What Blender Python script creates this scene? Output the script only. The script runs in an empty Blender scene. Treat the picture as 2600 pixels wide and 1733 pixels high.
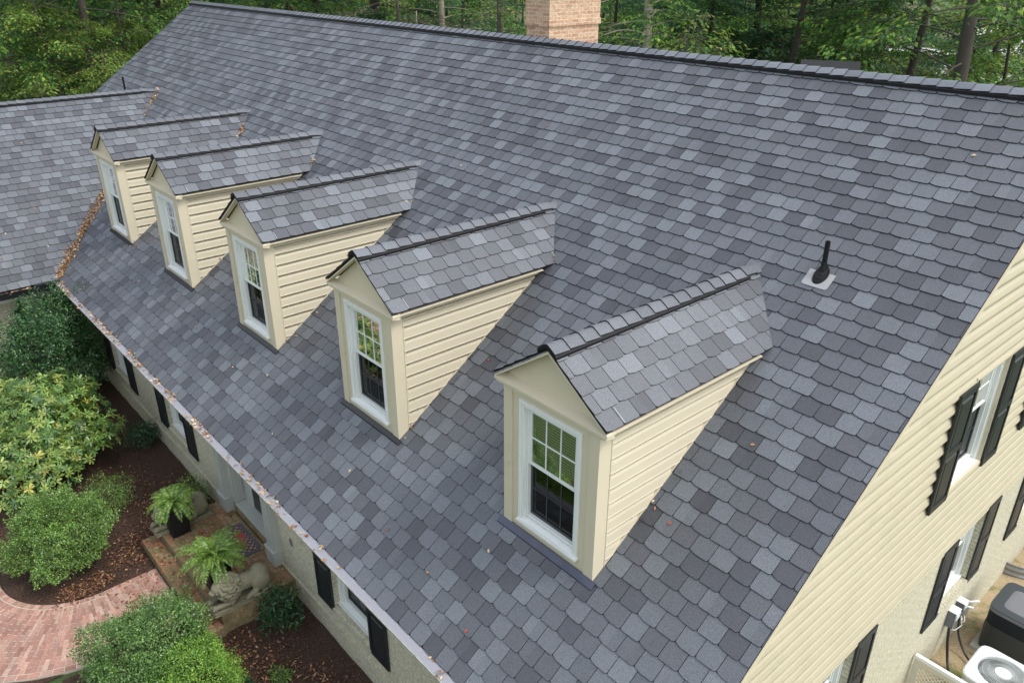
import bpy, bmesh, math, random
import numpy as np
from mathutils import Vector, Matrix, noise as mnoise
R = math.radians
random.seed(7); rng = np.random.default_rng(7)
sc = bpy.context.scene
col = sc.collection
# ------------------------------------------------------------ camera, sky, sun, exposure
cam = bpy.data.cameras.new('camera'); co = bpy.data.objects.new('camera', cam); col.objects.link(co)
co.matrix_world = Matrix.Translation((2.4497, -3.4433, 6.7529)) @ (Matrix.Rotation(0.8504, 4, 'Z') @ Matrix.Rotation(1.1190, 4, 'X') @ Matrix.Rotation(0.0024, 4, 'Z'))
cam.sensor_width = 36; cam.lens = 36*2022.9/2600; cam.clip_start = .05; cam.clip_end = 2000
sc.camera = co
SUN_AZ = 26    # degrees from +x towards +y
SUN_EL = 55
w = bpy.data.worlds.new('World'); sc.world = w; w.use_nodes = True
nt = w.node_tree; nt.nodes.clear()
sky = nt.nodes.new('ShaderNodeTexSky'); sky.sky_type = 'NISHITA'; sky.sun_disc = False
sky.sun_elevation = R(SUN_EL); sky.sun_rotation = R(90-SUN_AZ)
sky.air_density = 1.3; sky.dust_density = 2.5; sky.ozone_density = 1.0
bgn = nt.nodes.new('ShaderNodeBackground'); bgn.inputs[1].default_value = .15
hs = nt.nodes.new('ShaderNodeHueSaturation'); hs.inputs['Saturation'].default_value = .42
outn = nt.nodes.new('ShaderNodeOutputWorld')
nt.links.new(sky.outputs[0], hs.inputs['Color']); nt.links.new(hs.outputs[0], bgn.inputs[0]); nt.links.new(bgn.outputs[0], outn.inputs[0])
sl = bpy.data.lights.new('sun', 'SUN'); sl.energy = 0.60; sl.angle = R(10); sl.color = (1, .955, .88)
so = bpy.data.objects.new('sun', sl); col.objects.link(so)
sd = Vector((math.cos(R(SUN_EL))*math.cos(R(SUN_AZ)), math.cos(R(SUN_EL))*math.sin(R(SUN_AZ)), math.sin(R(SUN_EL))))
so.rotation_euler = sd.to_track_quat('Z', 'Y').to_euler(); so.location = (10, 10, 30)
sc.view_settings.view_transform = 'Standard'; sc.view_settings.look = 'None'; sc.view_settings.gamma = 1
sc.view_settings.exposure = 1.16
sc.cycles.max_bounces = 6; sc.cycles.transparent_max_bounces = 12

# ------------------------------------------------------------ house dimensions (metres; eave edge y=0 z=0, right rake x=0)
T = 0.7065            # pitch
LH = 26.14            # length
D = 7.5; HR = D*T
GZ = -2.58            # front ground
DX = [-2.423, -5.944, -9.465, -12.996, -16.472]
ZR, ZE, HW, YO, YW, WW = 3.384, 2.819, .804, 1.283, 1.327, .691
XW = -17.28; WH = 4.848; WR = 3.256

# ------------------------------------------------------------ material helpers
def newmat(name):
    m = bpy.data.materials.new(name); m.use_nodes = True
    n = m.node_tree; b = n.nodes['Principled BSDF']
    return m, n, b
def N(n, t, **k):
    x = n.nodes.new(t)
    for a, v in k.items():
        if a in ('inp',):
            for i, vv in v.items(): x.inputs[i].default_value = vv
        else: setattr(x, a, v)
    return x
def L(n, a, b): n.links.new(a, b)
def rgba(c): return (c[0], c[1], c[2], 1)
def simple(name, c, rough=.6, var=.12, scale=6, bump=.0, bscale=60, metal=0, spec=.5, c2=None, dirt=None):
    m, n, b = newmat(name)
    tc = N(n, 'ShaderNodeTexCoord')
    no = N(n, 'ShaderNodeTexNoise', inp={'Scale': scale, 'Detail': 5}); L(n, tc.outputs['Object'], no.inputs['Vector'])
    mx = N(n, 'ShaderNodeMix', data_type='RGBA')
    lo = [x*(1-var) for x in c]; hi = c2 or [x*(1+var) for x in c]
    mx.inputs[6].default_value = rgba(lo); mx.inputs[7].default_value = rgba(hi)
    L(n, no.outputs[0], mx.inputs[0]); out = mx.outputs[2]
    if dirt:
        n2 = N(n, 'ShaderNodeTexNoise', inp={'Scale': dirt[1], 'Detail': 8, 'Roughness': .7}); L(n, tc.outputs['Object'], n2.inputs['Vector'])
        rp = N(n, 'ShaderNodeMapRange', inp={1: dirt[2], 2: dirt[3]}); L(n, n2.outputs[0], rp.inputs[0])
        m2 = N(n, 'ShaderNodeMix', data_type='RGBA'); m2.inputs[7].default_value = rgba(dirt[0])
        L(n, rp.outputs[0], m2.inputs[0]); L(n, out, m2.inputs[6]); out = m2.outputs[2]
    L(n, out, b.inputs['Base Color'])
    b.inputs['Roughness'].default_value = rough; b.inputs['Metallic'].default_value = metal
    b.inputs['Specular IOR Level'].default_value = spec
    if bump:
        nb = N(n, 'ShaderNodeTexNoise', inp={'Scale': bscale, 'Detail': 4}); L(n, tc.outputs['Object'], nb.inputs['Vector'])
        bp = N(n, 'ShaderNodeBump', inp={'Strength': bump, 'Distance': .01}); L(n, nb.outputs[0], bp.inputs['Height']); L(n, bp.outputs[0], b.inputs['Normal'])
    return m
def tinted(name, rough=.9, grain=.0, gscale=120, patch=.0, pscale=2, spec=.3, bump=0, trans=0, lowvar=None):
    """base colour from the per-face 'tint' attribute, broken up by grain and weathering"""
    m, n, b = newmat(name)
    at = N(n, 'ShaderNodeAttribute', attribute_name='tint'); tc = N(n, 'ShaderNodeTexCoord'); out = at.outputs[0]
    def mul(out, sc_, amt, det=2):
        no = N(n, 'ShaderNodeTexNoise', inp={'Scale': sc_, 'Detail': det, 'Roughness': .6}); L(n, tc.outputs['Object'], no.inputs['Vector'])
        mr = N(n, 'ShaderNodeMapRange', inp={1: .3, 2: .7, 3: 1-amt, 4: 1+amt}); L(n, no.outputs[0], mr.inputs[0])
        vm = N(n, 'ShaderNodeVectorMath', operation='SCALE'); L(n, out, vm.inputs[0]); L(n, mr.outputs[0], vm.inputs[3])
        return vm.outputs[0], no
    no = None
    if patch: out, _ = mul(out, pscale, patch, 4)
    if grain: out, no = mul(out, gscale, grain, 3)
    L(n, out, b.inputs['Base Color']); b.inputs['Roughness'].default_value = rough; b.inputs['Specular IOR Level'].default_value = spec
    if bump and no is not None:
        bp = N(n, 'ShaderNodeBump', inp={'Strength': bump, 'Distance': .004}); L(n, no.outputs[0], bp.inputs['Height']); L(n, bp.outputs[0], b.inputs['Normal'])
    if trans:
        tr = N(n, 'ShaderNodeBsdfTranslucent'); L(n, out, tr.inputs[0]); ms = N(n, 'ShaderNodeMixShader', inp={0: trans})
        L(n, b.outputs[0], ms.inputs[1]); L(n, tr.outputs[0], ms.inputs[2]); L(n, ms.outputs[0], n.nodes['Material Output'].inputs[0])
    return m
def brickmat(name, c1, c2, mortar, w=.2, h=.0677, ms=.009, rough=.85, bump=.6, wear=None, rot=False, noise_amt=.25, msm=.1):
    m, n, b = newmat(name)
    tc = N(n, 'ShaderNodeTexCoord'); sx = N(n, 'ShaderNodeSeparateXYZ'); L(n, tc.outputs['Object'], sx.inputs[0])
    ad = N(n, 'ShaderNodeMath', operation='ADD'); L(n, sx.outputs[0], ad.inputs[0]); L(n, sx.outputs[1], ad.inputs[1])
    cx = N(n, 'ShaderNodeCombineXYZ')
    if rot: L(n, sx.outputs[0], cx.inputs[0]); L(n, sx.outputs[1], cx.inputs[1])
    else: L(n, ad.outputs[0], cx.inputs[0]); L(n, sx.outputs[2], cx.inputs[1])
    br = N(n, 'ShaderNodeTexBrick', inp={'Scale': 1, 'Brick Width': w, 'Row Height': h, 'Mortar Size': ms, 'Mortar Smooth': msm, 'Bias': 0})
    br.inputs['Color1'].default_value = rgba(c1); br.inputs['Color2'].default_value = rgba(c2); br.inputs['Mortar'].default_value = rgba(mortar)
    L(n, cx.outputs[0], br.inputs['Vector'])
    no = N(n, 'ShaderNodeTexNoise', inp={'Scale': 30, 'Detail': 6}); L(n, tc.outputs['Object'], no.inputs['Vector'])
    mr = N(n, 'ShaderNodeMapRange', inp={1: .3, 2: .7, 3: 1-noise_amt, 4: 1+noise_amt}); L(n, no.outputs[0], mr.inputs[0])
    vm = N(n, 'ShaderNodeVectorMath', operation='SCALE'); L(n, br.outputs[0], vm.inputs[0]); L(n, mr.outputs[0], vm.inputs[3]); out = vm.outputs[0]
    if wear:
        n2 = N(n, 'ShaderNodeTexNoise', inp={'Scale': wear[1], 'Detail': 8, 'Roughness': .75}); L(n, tc.outputs['Object'], n2.inputs['Vector'])
        rp = N(n, 'ShaderNodeMapRange', inp={1: wear[2], 2: wear[3]}); L(n, n2.outputs[0], rp.inputs[0])
        m2 = N(n, 'ShaderNodeMix', data_type='RGBA'); m2.inputs[7].default_value = rgba(wear[0])
        L(n, rp.outputs[0], m2.inputs[0]); L(n, out, m2.inputs[6]); out = m2.outputs[2]
    L(n, out, b.inputs['Base Color']); b.inputs['Roughness'].default_value = rough
    iv = N(n, 'ShaderNodeMath', operation='SUBTRACT', inp={0: 1.}); L(n, br.outputs['Fac'], iv.inputs[1])
    a2 = N(n, 'ShaderNodeMath', operation='MULTIPLY_ADD', inp={1: .35}); L(n, no.outputs[0], a2.inputs[0]); L(n, iv.outputs[0], a2.inputs[2])
    bp = N(n, 'ShaderNodeBump', inp={'Strength': bump, 'Distance': .008}); L(n, a2.outputs[0], bp.inputs['Height']); L(n, bp.outputs[0], b.inputs['Normal'])
    return m

M = {}
M['shingle'] = tinted('shingle_granules', .56, grain=.5, gscale=105, patch=.05, pscale=1.1, spec=.75, bump=.5)
M['edge'] = simple('shingle_cut_edge', (.012, .012, .014), .9)
M['slot'] = simple('shingle_underlayer', (.042, .043, .05), .95, .3, 80)
M['cream'] = simple('cream_trim', (.58, .52, .385), .5, .05, 3, spec=.35, dirt=((.40, .35, .25), 2.2, .62, .9))
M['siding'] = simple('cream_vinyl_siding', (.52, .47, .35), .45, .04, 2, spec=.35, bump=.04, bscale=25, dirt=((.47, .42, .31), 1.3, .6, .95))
M['gsiding'] = simple('darker_gable_siding', (.42, .38, .27), .5, .05, 1.2, spec=.35, dirt=((.34, .31, .21), 1.8, .5, .9))  # cream siding in a darker tone for the gable wall
M['white'] = simple('white_vinyl', (.70, .72, .69), .4, .04, 4, spec=.4, dirt=((.5, .5, .42), 9, .62, .85))
M['shutter'] = simple('black_shutter', (.016, .019, .022), .42, .25, 20, bump=.15, bscale=60)
M['black'] = simple('black_metal', (.010, .010, .013), .35, .2, 10)
M['vent'] = simple('black_plastic_vent', (.006, .006, .007), .5, .3, 30, spec=.3)
M['galv'] = simple('light_grey_metal', (.31, .31, .315), .45, .06, 8, metal=.0, dirt=((.3, .28, .25), 14, .6, .8))
M['flash'] = simple('dark_blue_flashing', (.075, .08, .11), .3, .3, 6, metal=.4)
M['screen'] = simple('window_screen', (.02, .022, .024), .7, .1, 40)
M['room'] = simple('dark_room', (.012, .012, .014), .9)
M['blind'] = simple('window_blind_slats', (.55, .54, .48), .6, .05, 8)
M['concrete'] = simple('weathered_cast_stone', (.22, .205, .135), .85, .25, 9, bump=.5, bscale=40, dirt=((.13, .135, .08), 5, .5, .75))
M['pot'] = simple('black_planter', (.008, .009, .011), .45, .2, 12)
M['copper'] = simple('dark_cable', (.02, .018, .018), .35)
M['acwhite'] = simple('pale_grey_enamel', (.62, .66, .64), .4, .04, 4)
M['acdark'] = simple('dark_green_grey_enamel', (.035, .042, .045), .4, .1, 10)
M['acgrey'] = simple('grey_enamel', (.15, .155, .165), .4, .06, 5)
M['soil'] = simple('potting_soil', (.02, .014, .01), .95)
M['corr'] = simple('corrugated_galvanised_steel', (.33, .33, .31), .45, .2, 6, metal=.6)
M['brickwall'] = brickmat('painted_brick', (.45, .42, .31), (.42, .395, .285), (.54, .515, .40), ms=.010, bump=.6, wear=((.20, .19, .11), 6, .55, .85), noise_amt=.22)
M['chimney'] = brickmat('tan_red_brick', (.42, .22, .13), (.55, .38, .24), (.52, .44, .33), ms=.009, bump=.5, noise_amt=.3, wear=((.7, .6, .48), 2.5, .6, .85))
M['porchbrick'] = brickmat('porch_brick', (.29, .115, .07), (.32, .23, .13), (.15, .13, .075), w=.2, h=.1, ms=.007, rot=True, bump=.5, wear=((.13, .115, .045), 3.2, .42, .62), noise_amt=.3)
M['porchside'] = brickmat('porch_side_brick', (.30, .19, .10), (.25, .18, .08), (.22, .19, .11), ms=.009, bump=.5, wear=((.09, .085, .04), 4, .45, .68), noise_amt=.3)
M['pathbrick'] = tinted('walkway_brick', .85, grain=.2, gscale=40, patch=.15, pscale=2.5, bump=.4)
M['mortar'] = simple('pale_mortar', (.50, .43, .35), .9, .2, 12)
M['leaf'] = tinted('leaf', .36, grain=.12, gscale=25, spec=.6, trans=.32)
M['treeleaf'] = tinted('tree_leaf', .55, grain=.0, spec=.35, trans=.5, patch=.5, pscale=.6)
M['dead'] = tinted('dry_leaf', .7, grain=.2, gscale=60, spec=.3, trans=.15)
M['stem'] = simple('twig', (.10, .075, .05), .85, .3, 10)
M['bark'] = simple('grey_brown_bark', (.07, .06, .048), .95, .35, 3, bump=.8, bscale=14)
M['barkpale'] = simple('pale_bark', (.36, .32, .25), .9, .25, 3, bump=.5, bscale=10)
M['barkdark'] = simple('dark_bark', (.045, .036, .03), .95, .35, 3, bump=.8, bscale=14)
M['doorblack'] = simple('black_door', (.012, .012, .013), .35)
M['trimgrey'] = simple('pale_grey_paint', (.40, .42, .385), .5, .06, 4, dirt=((.3, .3, .24), 6, .6, .85))
M['matborder'] = simple('doormat_border', (.10, .095, .11), .95, .2, 60, bump=.5, bscale=200)
M['fence'] = simple('cream_vinyl_fence', (.62, .59, .48), .5, .05, 5)
M['fencetop'] = simple('white_vinyl_rail', (.8, .8, .78), .4, .03, 5)
def glassmat(nm='window_glass', tc_=(.85, .9, .86, 1), k=5.5, c=.1):
    m, n, b = newmat(nm); n.nodes.remove(b)
    gl = N(n, 'ShaderNodeBsdfGlossy', inp={'Roughness': .015}); gl.inputs[0].default_value = (1, 1, 1, 1)
    tr = N(n, 'ShaderNodeBsdfTransparent'); tr.inputs[0].default_value = tc_
    fr = N(n, 'ShaderNodeFresnel', inp={'IOR': 1.5}); mm = N(n, 'ShaderNodeMath', operation='MULTIPLY_ADD', inp={1: k, 2: c}, use_clamp=True); L(n, fr.outputs[0], mm.inputs[0])
    ms = N(n, 'ShaderNodeMixShader'); L(n, mm.outputs[0], ms.inputs[0]); L(n, tr.outputs[0], ms.inputs[1]); L(n, gl.outputs[0], ms.inputs[2])
    L(n, ms.outputs[0], n.nodes['Material Output'].inputs[0]); return m
M['glass'] = glassmat(); M['glass_screen'] = glassmat('screened_glass', (.22, .23, .23, 1), .8, .0)
M['gutterwhite'] = simple('weathered_gutter_white', (.40, .40, .37), .5, .1, 4, dirt=((.16, .15, .11), 7, .45, .8))

# ------------------------------------------------------------ object helpers
def setp(o, label=None, cat=None, group=None, kind=None):
    for k, v in (('label', label), ('category', cat), ('group', group), ('kind', kind)):
        if v: o[k] = v
    return o
def empty(name, loc=(0, 0, 0), rz=0, **k):
    o = bpy.data.objects.new(name, None); col.objects.link(o); o.location = loc; o.rotation_euler = (0, 0, rz)
    o.empty_display_size = .2; return setp(o, **k)
def link(name, me, parent=None, **k):
    o = bpy.data.objects.new(name, me); col.objects.link(o)
    if parent: o.parent = parent
    return setp(o, **k)
class MB:
    def __init__(s): s.v = []; s.f = []; s.mi = []; s.t = []
    def face(s, pts, mi=0, tint=(.5, .5, .5)):
        b = len(s.v); s.v.extend([tuple(p) for p in pts]); s.f.append(tuple(range(b, b+len(pts)))); s.mi.append(mi); s.t.append(tint)
    def box(s, a, b, mi=0, tint=(.5, .5, .5), mat=None):
        x0, y0, z0 = [min(a[i], b[i]) for i in range(3)]; x1, y1, z1 = [max(a[i], b[i]) for i in range(3)]
        P = [(x0,y0,z0),(x1,y0,z0),(x1,y1,z0),(x0,y1,z0),(x0,y0,z1),(x1,y0,z1),(x1,y1,z1),(x0,y1,z1)]
        if mat: P = [tuple(mat @ Vector(p)) for p in P]
        k = len(s.v); s.v.extend(P)
        for f in ((0,3,2,1),(4,5,6,7),(0,1,5,4),(1,2,6,5),(2,3,7,6),(3,0,4,7)):
            s.f.append(tuple(k+i for i in f)); s.mi.append(mi); s.t.append(tint)
    def prism(s, poly, d, mi=0, tint=(.5, .5, .5), mi_side=None):
        """poly: 3D loop (ccw seen from +d side), extruded back by -d"""
        n = len(poly); k = len(s.v); d = Vector(d)
        s.v.extend([tuple(p) for p in poly]); s.v.extend([tuple(Vector(p)-d) for p in poly])
        s.f.append(tuple(range(k, k+n))); s.mi.append(mi); s.t.append(tint)
        s.f.append(tuple(range(k+2*n-1, k+n-1, -1))); s.mi.append(mi); s.t.append(tint)
        for i in range(n):
            j = (i+1) % n; s.f.append((k+i, k+n+i, k+n+j, k+j)); s.mi.append(mi if mi_side is None else mi_side); s.t.append(tint)
    def tube(s, pts, rad, seg=8, mi=0, tint=(.5, .5, .5), cap=True):
        pts = [Vector(p) for p in pts]; rings = []
        up = Vector((0, 0, 1))
        for i, p in enumerate(pts):
            d = (pts[min(i+1, len(pts)-1)]-pts[max(i-1, 0)]).normalized()
            a = d.cross(up)
            if a.length < .1: a = d.cross(Vector((1, 0, 0)))
            a.normalize(); b = d.cross(a)
            r = rad[i] if hasattr(rad, '__len__') else rad
            k = len(s.v); rings.append(k)
            for j in range(seg):
                an = 2*math.pi*j/seg; s.v.append(tuple(p+a*r*math.cos(an)+b*r*math.sin(an)))
        for i in range(len(rings)-1):
            for j in range(seg):
                j2 = (j+1) % seg; s.f.append((rings[i]+j, rings[i]+j2, rings[i+1]+j2, rings[i+1]+j)); s.mi.append(mi); s.t.append(tint)
        if cap:
            s.f.append(tuple(rings[0]+j for j in range(seg-1, -1, -1))); s.mi.append(mi); s.t.append(tint)
            s.f.append(tuple(rings[-1]+j for j in range(seg))); s.mi.append(mi); s.t.append(tint)
    def mesh(s, name, mats, smooth=False):
        me = bpy.data.meshes.new(name); me.from_pydata(s.v, [], s.f)
        for m in (mats if isinstance(mats, (list, tuple)) else [mats]): me.materials.append(M[m] if isinstance(m, str) else m)
        me.polygons.foreach_set('material_index', s.mi)
        at = me.attributes.new('tint', 'FLOAT_COLOR', 'FACE')
        at.data.foreach_set('color', np.array([(t[0], t[1], t[2], 1) for t in s.t], dtype=np.float32).ravel())
        if smooth: me.polygons.foreach_set('use_smooth', [True]*len(s.f))
        me.update(); return me
    def build(s, name, mats, parent=None, smooth=False, bevel=0, **k):
        me = s.mesh(name, mats, smooth); o = link(name, me, parent, **k)
        if bevel:
            b = o.modifiers.new('bevel', 'BEVEL'); b.width = bevel; b.segments = 2; b.limit_method = 'ANGLE'; b.angle_limit = R(40)
        return o
def clip(poly, cl):
    """clip 2D polygon by convex ccw polygon"""
    out = poly
    for i in range(len(cl)):
        ax, ay = cl[i]; bx, by = cl[(i+1) % len(cl)]; res = []
        if not out: return []
        side = lambda p: (bx-ax)*(p[1]-ay)-(by-ay)*(p[0]-ax)
        for j in range(len(out)):
            p, q = out[j], out[(j+1) % len(out)]; sp, sq = side(p), side(q)
            if sp >= 0: res.append(p)
            if (sp > 0 and sq < 0) or (sp < 0 and sq > 0):
                t = sp/(sp-sq); res.append((p[0]+(q[0]-p[0])*t, p[1]+(q[1]-p[1])*t))
        out = res
    return out if len(out) > 2 else []
LIGHT = (.120, .133, .149); MID = (.079, .086, .099); DARK = (.051, .054, .065); WARM = (.072, .075, .087)
def tabcol():
    r = random.random()
    if r < .16: c = LIGHT
    elif r < .38: c = tuple(.5*(a+b) for a, b in zip(LIGHT, MID))
    elif r < .66: c = MID
    elif r < .82: c = WARM
    else: c = DARK
    k = random.uniform(.93, 1.08); return tuple(x*k for x in c)
EXP = .2044; TW = .232
def shingles(name, O, U, V, poly, parent, seed=0, tone=1.0, extra=None, **k):
    """tabs laid in courses on the plane O + u U + v V inside convex poly; ONE mesh"""
    random.seed(seed); O, U, V = Vector(O), Vector(U).normalized(), Vector(V).normalized(); Nn = U.cross(V)
    mb = MB()
    P = lambda u, v, h=0: O+U*u+V*v+Nn*h
    mb.face([P(u, v) for u, v in poly], 2)
    mb.face([P(u, v, -.012) for u, v in reversed(poly)], 1)
    for i in range(len(poly)):
        (a, b), (c, d) = poly[i], poly[(i+1) % len(poly)]
        mb.face([P(a, b, -.012), P(c, d, -.012), P(c, d, .009), P(a, b, .009)], 1)
    u0 = min(p[0] for p in poly); u1 = max(p[0] for p in poly); v0 = min(p[1] for p in poly); v1 = max(p[1] for p in poly)
    offs = [0, .116, .04, .16, .08, .2]
    for j in range(int((v1-v0)/EXP)+1):
        vb = v0+j*EXP; off = offs[j % 6] + random.uniform(-.012, .012); i = 0
        u = u0-TW-off
        while u < u1:
            g = .0034; a = u+g; b = u+TW-g; wv = random.uniform(-.002, .002)
            if (i+j//2) % 2: bot = [(a, vb+.024), (a+.008, vb+.017), (a+.035, vb+.009), (a+.08, vb-.001), (b-.026, vb-.003+wv), (b-.008, vb+.003), (b, vb+.020)]
            else: bot = [(a, vb+.024), (a+.008, vb+.010), (a+.024, vb+.004), (b-.028, vb+.003+wv), (b-.009, vb+.009), (b, vb+.026)]
            tp = vb+EXP+.012
            q = clip(bot+[(b, tp), (a, tp)], poly)
            if q:
                t = tabcol(); t = tuple(x*tone for x in t)
                top = [P(x, y, .004+(.0135)*max(0, 1-(y-vb)/EXP)) for x, y in q]
                # some tabs shade off towards one side
                if random.random() < .12:
                    mid = .5*(a+b); qa = clip(q, [(a-.1, vb-.1), (mid, vb-.1), (mid, tp+.1), (a-.1, tp+.1)]); qb = clip(q, [(mid, vb-.1), (b+.1, vb-.1), (b+.1, tp+.1), (mid, tp+.1)])
                    kk = random.uniform(.8, .9)
                    for qq, f in ((qa, 1), (qb, kk)):
                        if qq: mb.face([P(x, y, .004+(.0135)*max(0, 1-(y-vb)/EXP)) for x, y in qq], 0, tuple(x*f for x in t))
                else: mb.face(top, 0, t)
                for z in range(len(q)):
                    x0, y0 = q[z]; x1, y1 = q[(z+1) % len(q)]
                    if y0 > tp-.001 and y1 > tp-.001: continue
                    h0 = .004+(.0135)*max(0, 1-(y0-vb)/EXP); h1 = .004+(.0135)*max(0, 1-(y1-vb)/EXP)
                    mb.face([P(x0, y0, 0), P(x1, y1, 0), P(x1, y1, h1), P(x0, y0, h0)], 1)
            u += TW; i += 1
    if extra: extra(mb, P)
    return mb.build(name, ['shingle', 'edge', 'slot', 'galv'], parent, **k)
def ridge(A, B, slope_a, slope_b, parent, vent_to=1.0, half=.135, seed=3, cname='ridge_cap', vname='ridge_vent', lift=.026):
    """caps overlapping from A (start) to B along the ridge; slope_* = horizontal unit dirs of the two sides"""
    random.seed(seed); A, B = Vector(A), Vector(B); d = (B-A); Ln = d.length; d.normalize(); up = Vector((0, 0, 1)); sidev = d.cross(up).normalized()
    c = 1/math.sqrt(1+T*T); s_ = T*c
    def prof(w, h):  # rounded profile across the ridge
        pts = []
        for q in (-1, -.72, -.42, -.18, 0, .18, .42, .72, 1):
            a = abs(q)*w; drop = a*s_ - .018*max(0, 1-abs(q)/.42)**2*0
            drop = s_*(math.sqrt(a*a+.035**2)-.035)
            pts.append((math.copysign(a*c, q) if q else 0, -drop+h))
        return pts
    mb = MB(); vb = MB(); n = int(Ln/.205)
    step = Ln/n
    pr = prof(half+.018, lift+.0); 
    Lv = Ln*vent_to
    nv = max(1, int(Lv/.9)); 
    for (t0, t1) in [(Lv*i/nv, Lv*(i+1)/nv-.004) for i in range(nv)]:
        o = [A+d*t0+sidev*x+up*z for x, z in pr]; p = [A+d*t1+sidev*x+up*z for x, z in pr]
        for i in range(len(pr)-1): vb.face([o[i], p[i], p[i+1], o[i+1]], 0)
        for i in (0, len(pr)-1):
            a, b = o[i], p[i]; vb.face([a-up*(lift+.004), b-up*(lift+.004), b, a][::(1 if i == 0 else -1)], 0)
            sg = -1 if i == 0 else 1
            vb.tube([a+sidev*sg*.002, b+sidev*sg*.002], .0035, 5)
        for e in (o, p): vb.face(e+[e[-1]-up*(lift+.004), A+d*(t0 if e is o else t1)-up*.0, e[0]-up*(lift+.004)])
    for k in range(n):
        t0 = k*step; t1 = (k+1)*step+.02
        lf = lift if t0 < Lv else .0
        hh = half+random.uniform(-.004, .004)
        p0 = prof(hh, lf+.024); p1 = prof(hh, lf+.008); sk = random.uniform(-.006, .006)
        o = [A+d*(t0+sk)+sidev*x+up*z for x, z in p0]; p = [A+d*t1+sidev*x+up*z for x, z in p1]; t = tabcol(); t = tuple((.4*a+.6*b*1.15)*(1.45 if half > .145 else 1.1) for a, b in zip(t, MID))  # cap tint raised, most on the main ridge: crest light painted into the colour
        for i in range(len(p0)-1):
            mb.face([o[i], o[i+1], p[i+1], p[i]][::-1], 0, t)
        ob = [q-up*.018 for q in o]; pb = [q-up*.008 for q in p]
        for i in range(len(p0)-1): mb.face([ob[i], ob[i+1], o[i+1], o[i]], 1)
        mb.face([ob[0], pb[0], p[0], o[0]], 1); mb.face([o[-1], p[-1], pb[-1], ob[-1]], 1)
    vb.build(vname, 'vent', parent); mb.build(cname, ['shingle', 'edge'], parent)

# ------------------------------------------------------------ ground, lawn, beds, road
def gz(x, y):
    def sm(a, b, t): t = min(1, max(0, (t-a)/(b-a))); return t*t*(3-2*t)
    z = -2.62 - .52*sm(-2.2, 0, x)*sm(-3, 5, y) - .5*sm(14, 40, y) - .5*sm(-30, -60, -x)*0
    if y > 20 or x < -32: z += .25*mnoise.noise(Vector((x*.05, y*.05, 0)))
    return z
def ground():
    xs = sorted(set(list(np.arange(-32, 14, 1.0)) + list(np.arange(-200, -32, 6.0)) + list(np.arange(14, 80, 6.0)) + [-600, -400, 200, 400]))
    ys = sorted(set(list(np.arange(-12, 22, 1.0)) + list(np.arange(22, 200, 6.0)) + list(np.arange(-80, -12, 6.0)) + [-400, -200, 300, 600]))
    v = [(x, y, gz(x, y)) for x in xs for y in ys]; ny = len(ys)
    f = [(i*ny+j, (i+1)*ny+j, (i+1)*ny+j+1, i*ny+j+1) for i in range(len(xs)-1) for j in range(ny-1)]
    me = bpy.data.meshes.new('lawn'); me.from_pydata(v, [], f)
    m, n, b = newmat('grass_and_forest_floor'); tc = N(n, 'ShaderNodeTexCoord'); sx = N(n, 'ShaderNodeSeparateXYZ'); L(n, tc.outputs['Object'], sx.inputs[0])
    g1 = N(n, 'ShaderNodeTexNoise', inp={'Scale': 18, 'Detail': 6}); g2 = N(n, 'ShaderNodeTexNoise', inp={'Scale': .35, 'Detail': 4})
    f1 = N(n, 'ShaderNodeTexNoise', inp={'Scale': 9, 'Detail': 8, 'Roughness': .7})
    for q in (g1, g2, f1): L(n, tc.outputs['Object'], q.inputs['Vector'])
    gr = N(n, 'ShaderNodeMix', data_type='RGBA'); gr.inputs[6].default_value = (.03, .052, .013, 1); gr.inputs[7].default_value = (.085, .135, .035, 1); L(n, g1.outputs[0], gr.inputs[0])
    fl = N(n, 'ShaderNodeMix', data_type='RGBA'); fl.inputs[6].default_value = (.035, .028, .014, 1); fl.inputs[7].default_value = (.16, .13, .06, 1); L(n, f1.outputs[0], fl.inputs[0])
    m2 = N(n, 'ShaderNodeMapRange', inp={1: .42, 2: .58}); L(n, g2.outputs[0], m2.inputs[0])
    my = N(n, 'ShaderNodeMapRange', inp={1: 16, 2: 24}); L(n, sx.outputs[1], my.inputs[0])
    mxx = N(n, 'ShaderNodeMapRange', inp={1: -28, 2: -34}); L(n, sx.outputs[0], mxx.inputs[0])
    mm = N(n, 'ShaderNodeMath', operation='MAXIMUM'); L(n, my.outputs[0], mm.inputs[0]); L(n, mxx.outputs[0], mm.inputs[1])
    mf = N(n, 'ShaderNodeMath', operation='MULTIPLY'); L(n, mm.outputs[0], mf.inputs[0]); L(n, m2.outputs[0], mf.inputs[1])
    mx = N(n, 'ShaderNodeMix', data_type='RGBA'); L(n, mf.outputs[0], mx.inputs[0]); L(n, gr.outputs[2], mx.inputs[6]); L(n, fl.outputs[2], mx.inputs[7])
    L(n, mx.outputs[2], b.inputs['Base Color']); b.inputs['Roughness'].default_value = .95
    bp = N(n, 'ShaderNodeBump', inp={'Strength': .8, 'Distance': .04}); L(n, g1.outputs[0], bp.inputs['Height']); L(n, bp.outputs[0], b.inputs['Normal'])
    me.materials.append(m); me.polygons.foreach_set('use_smooth', [True]*len(f)); link('lawn', me, kind='structure')
ground()
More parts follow.
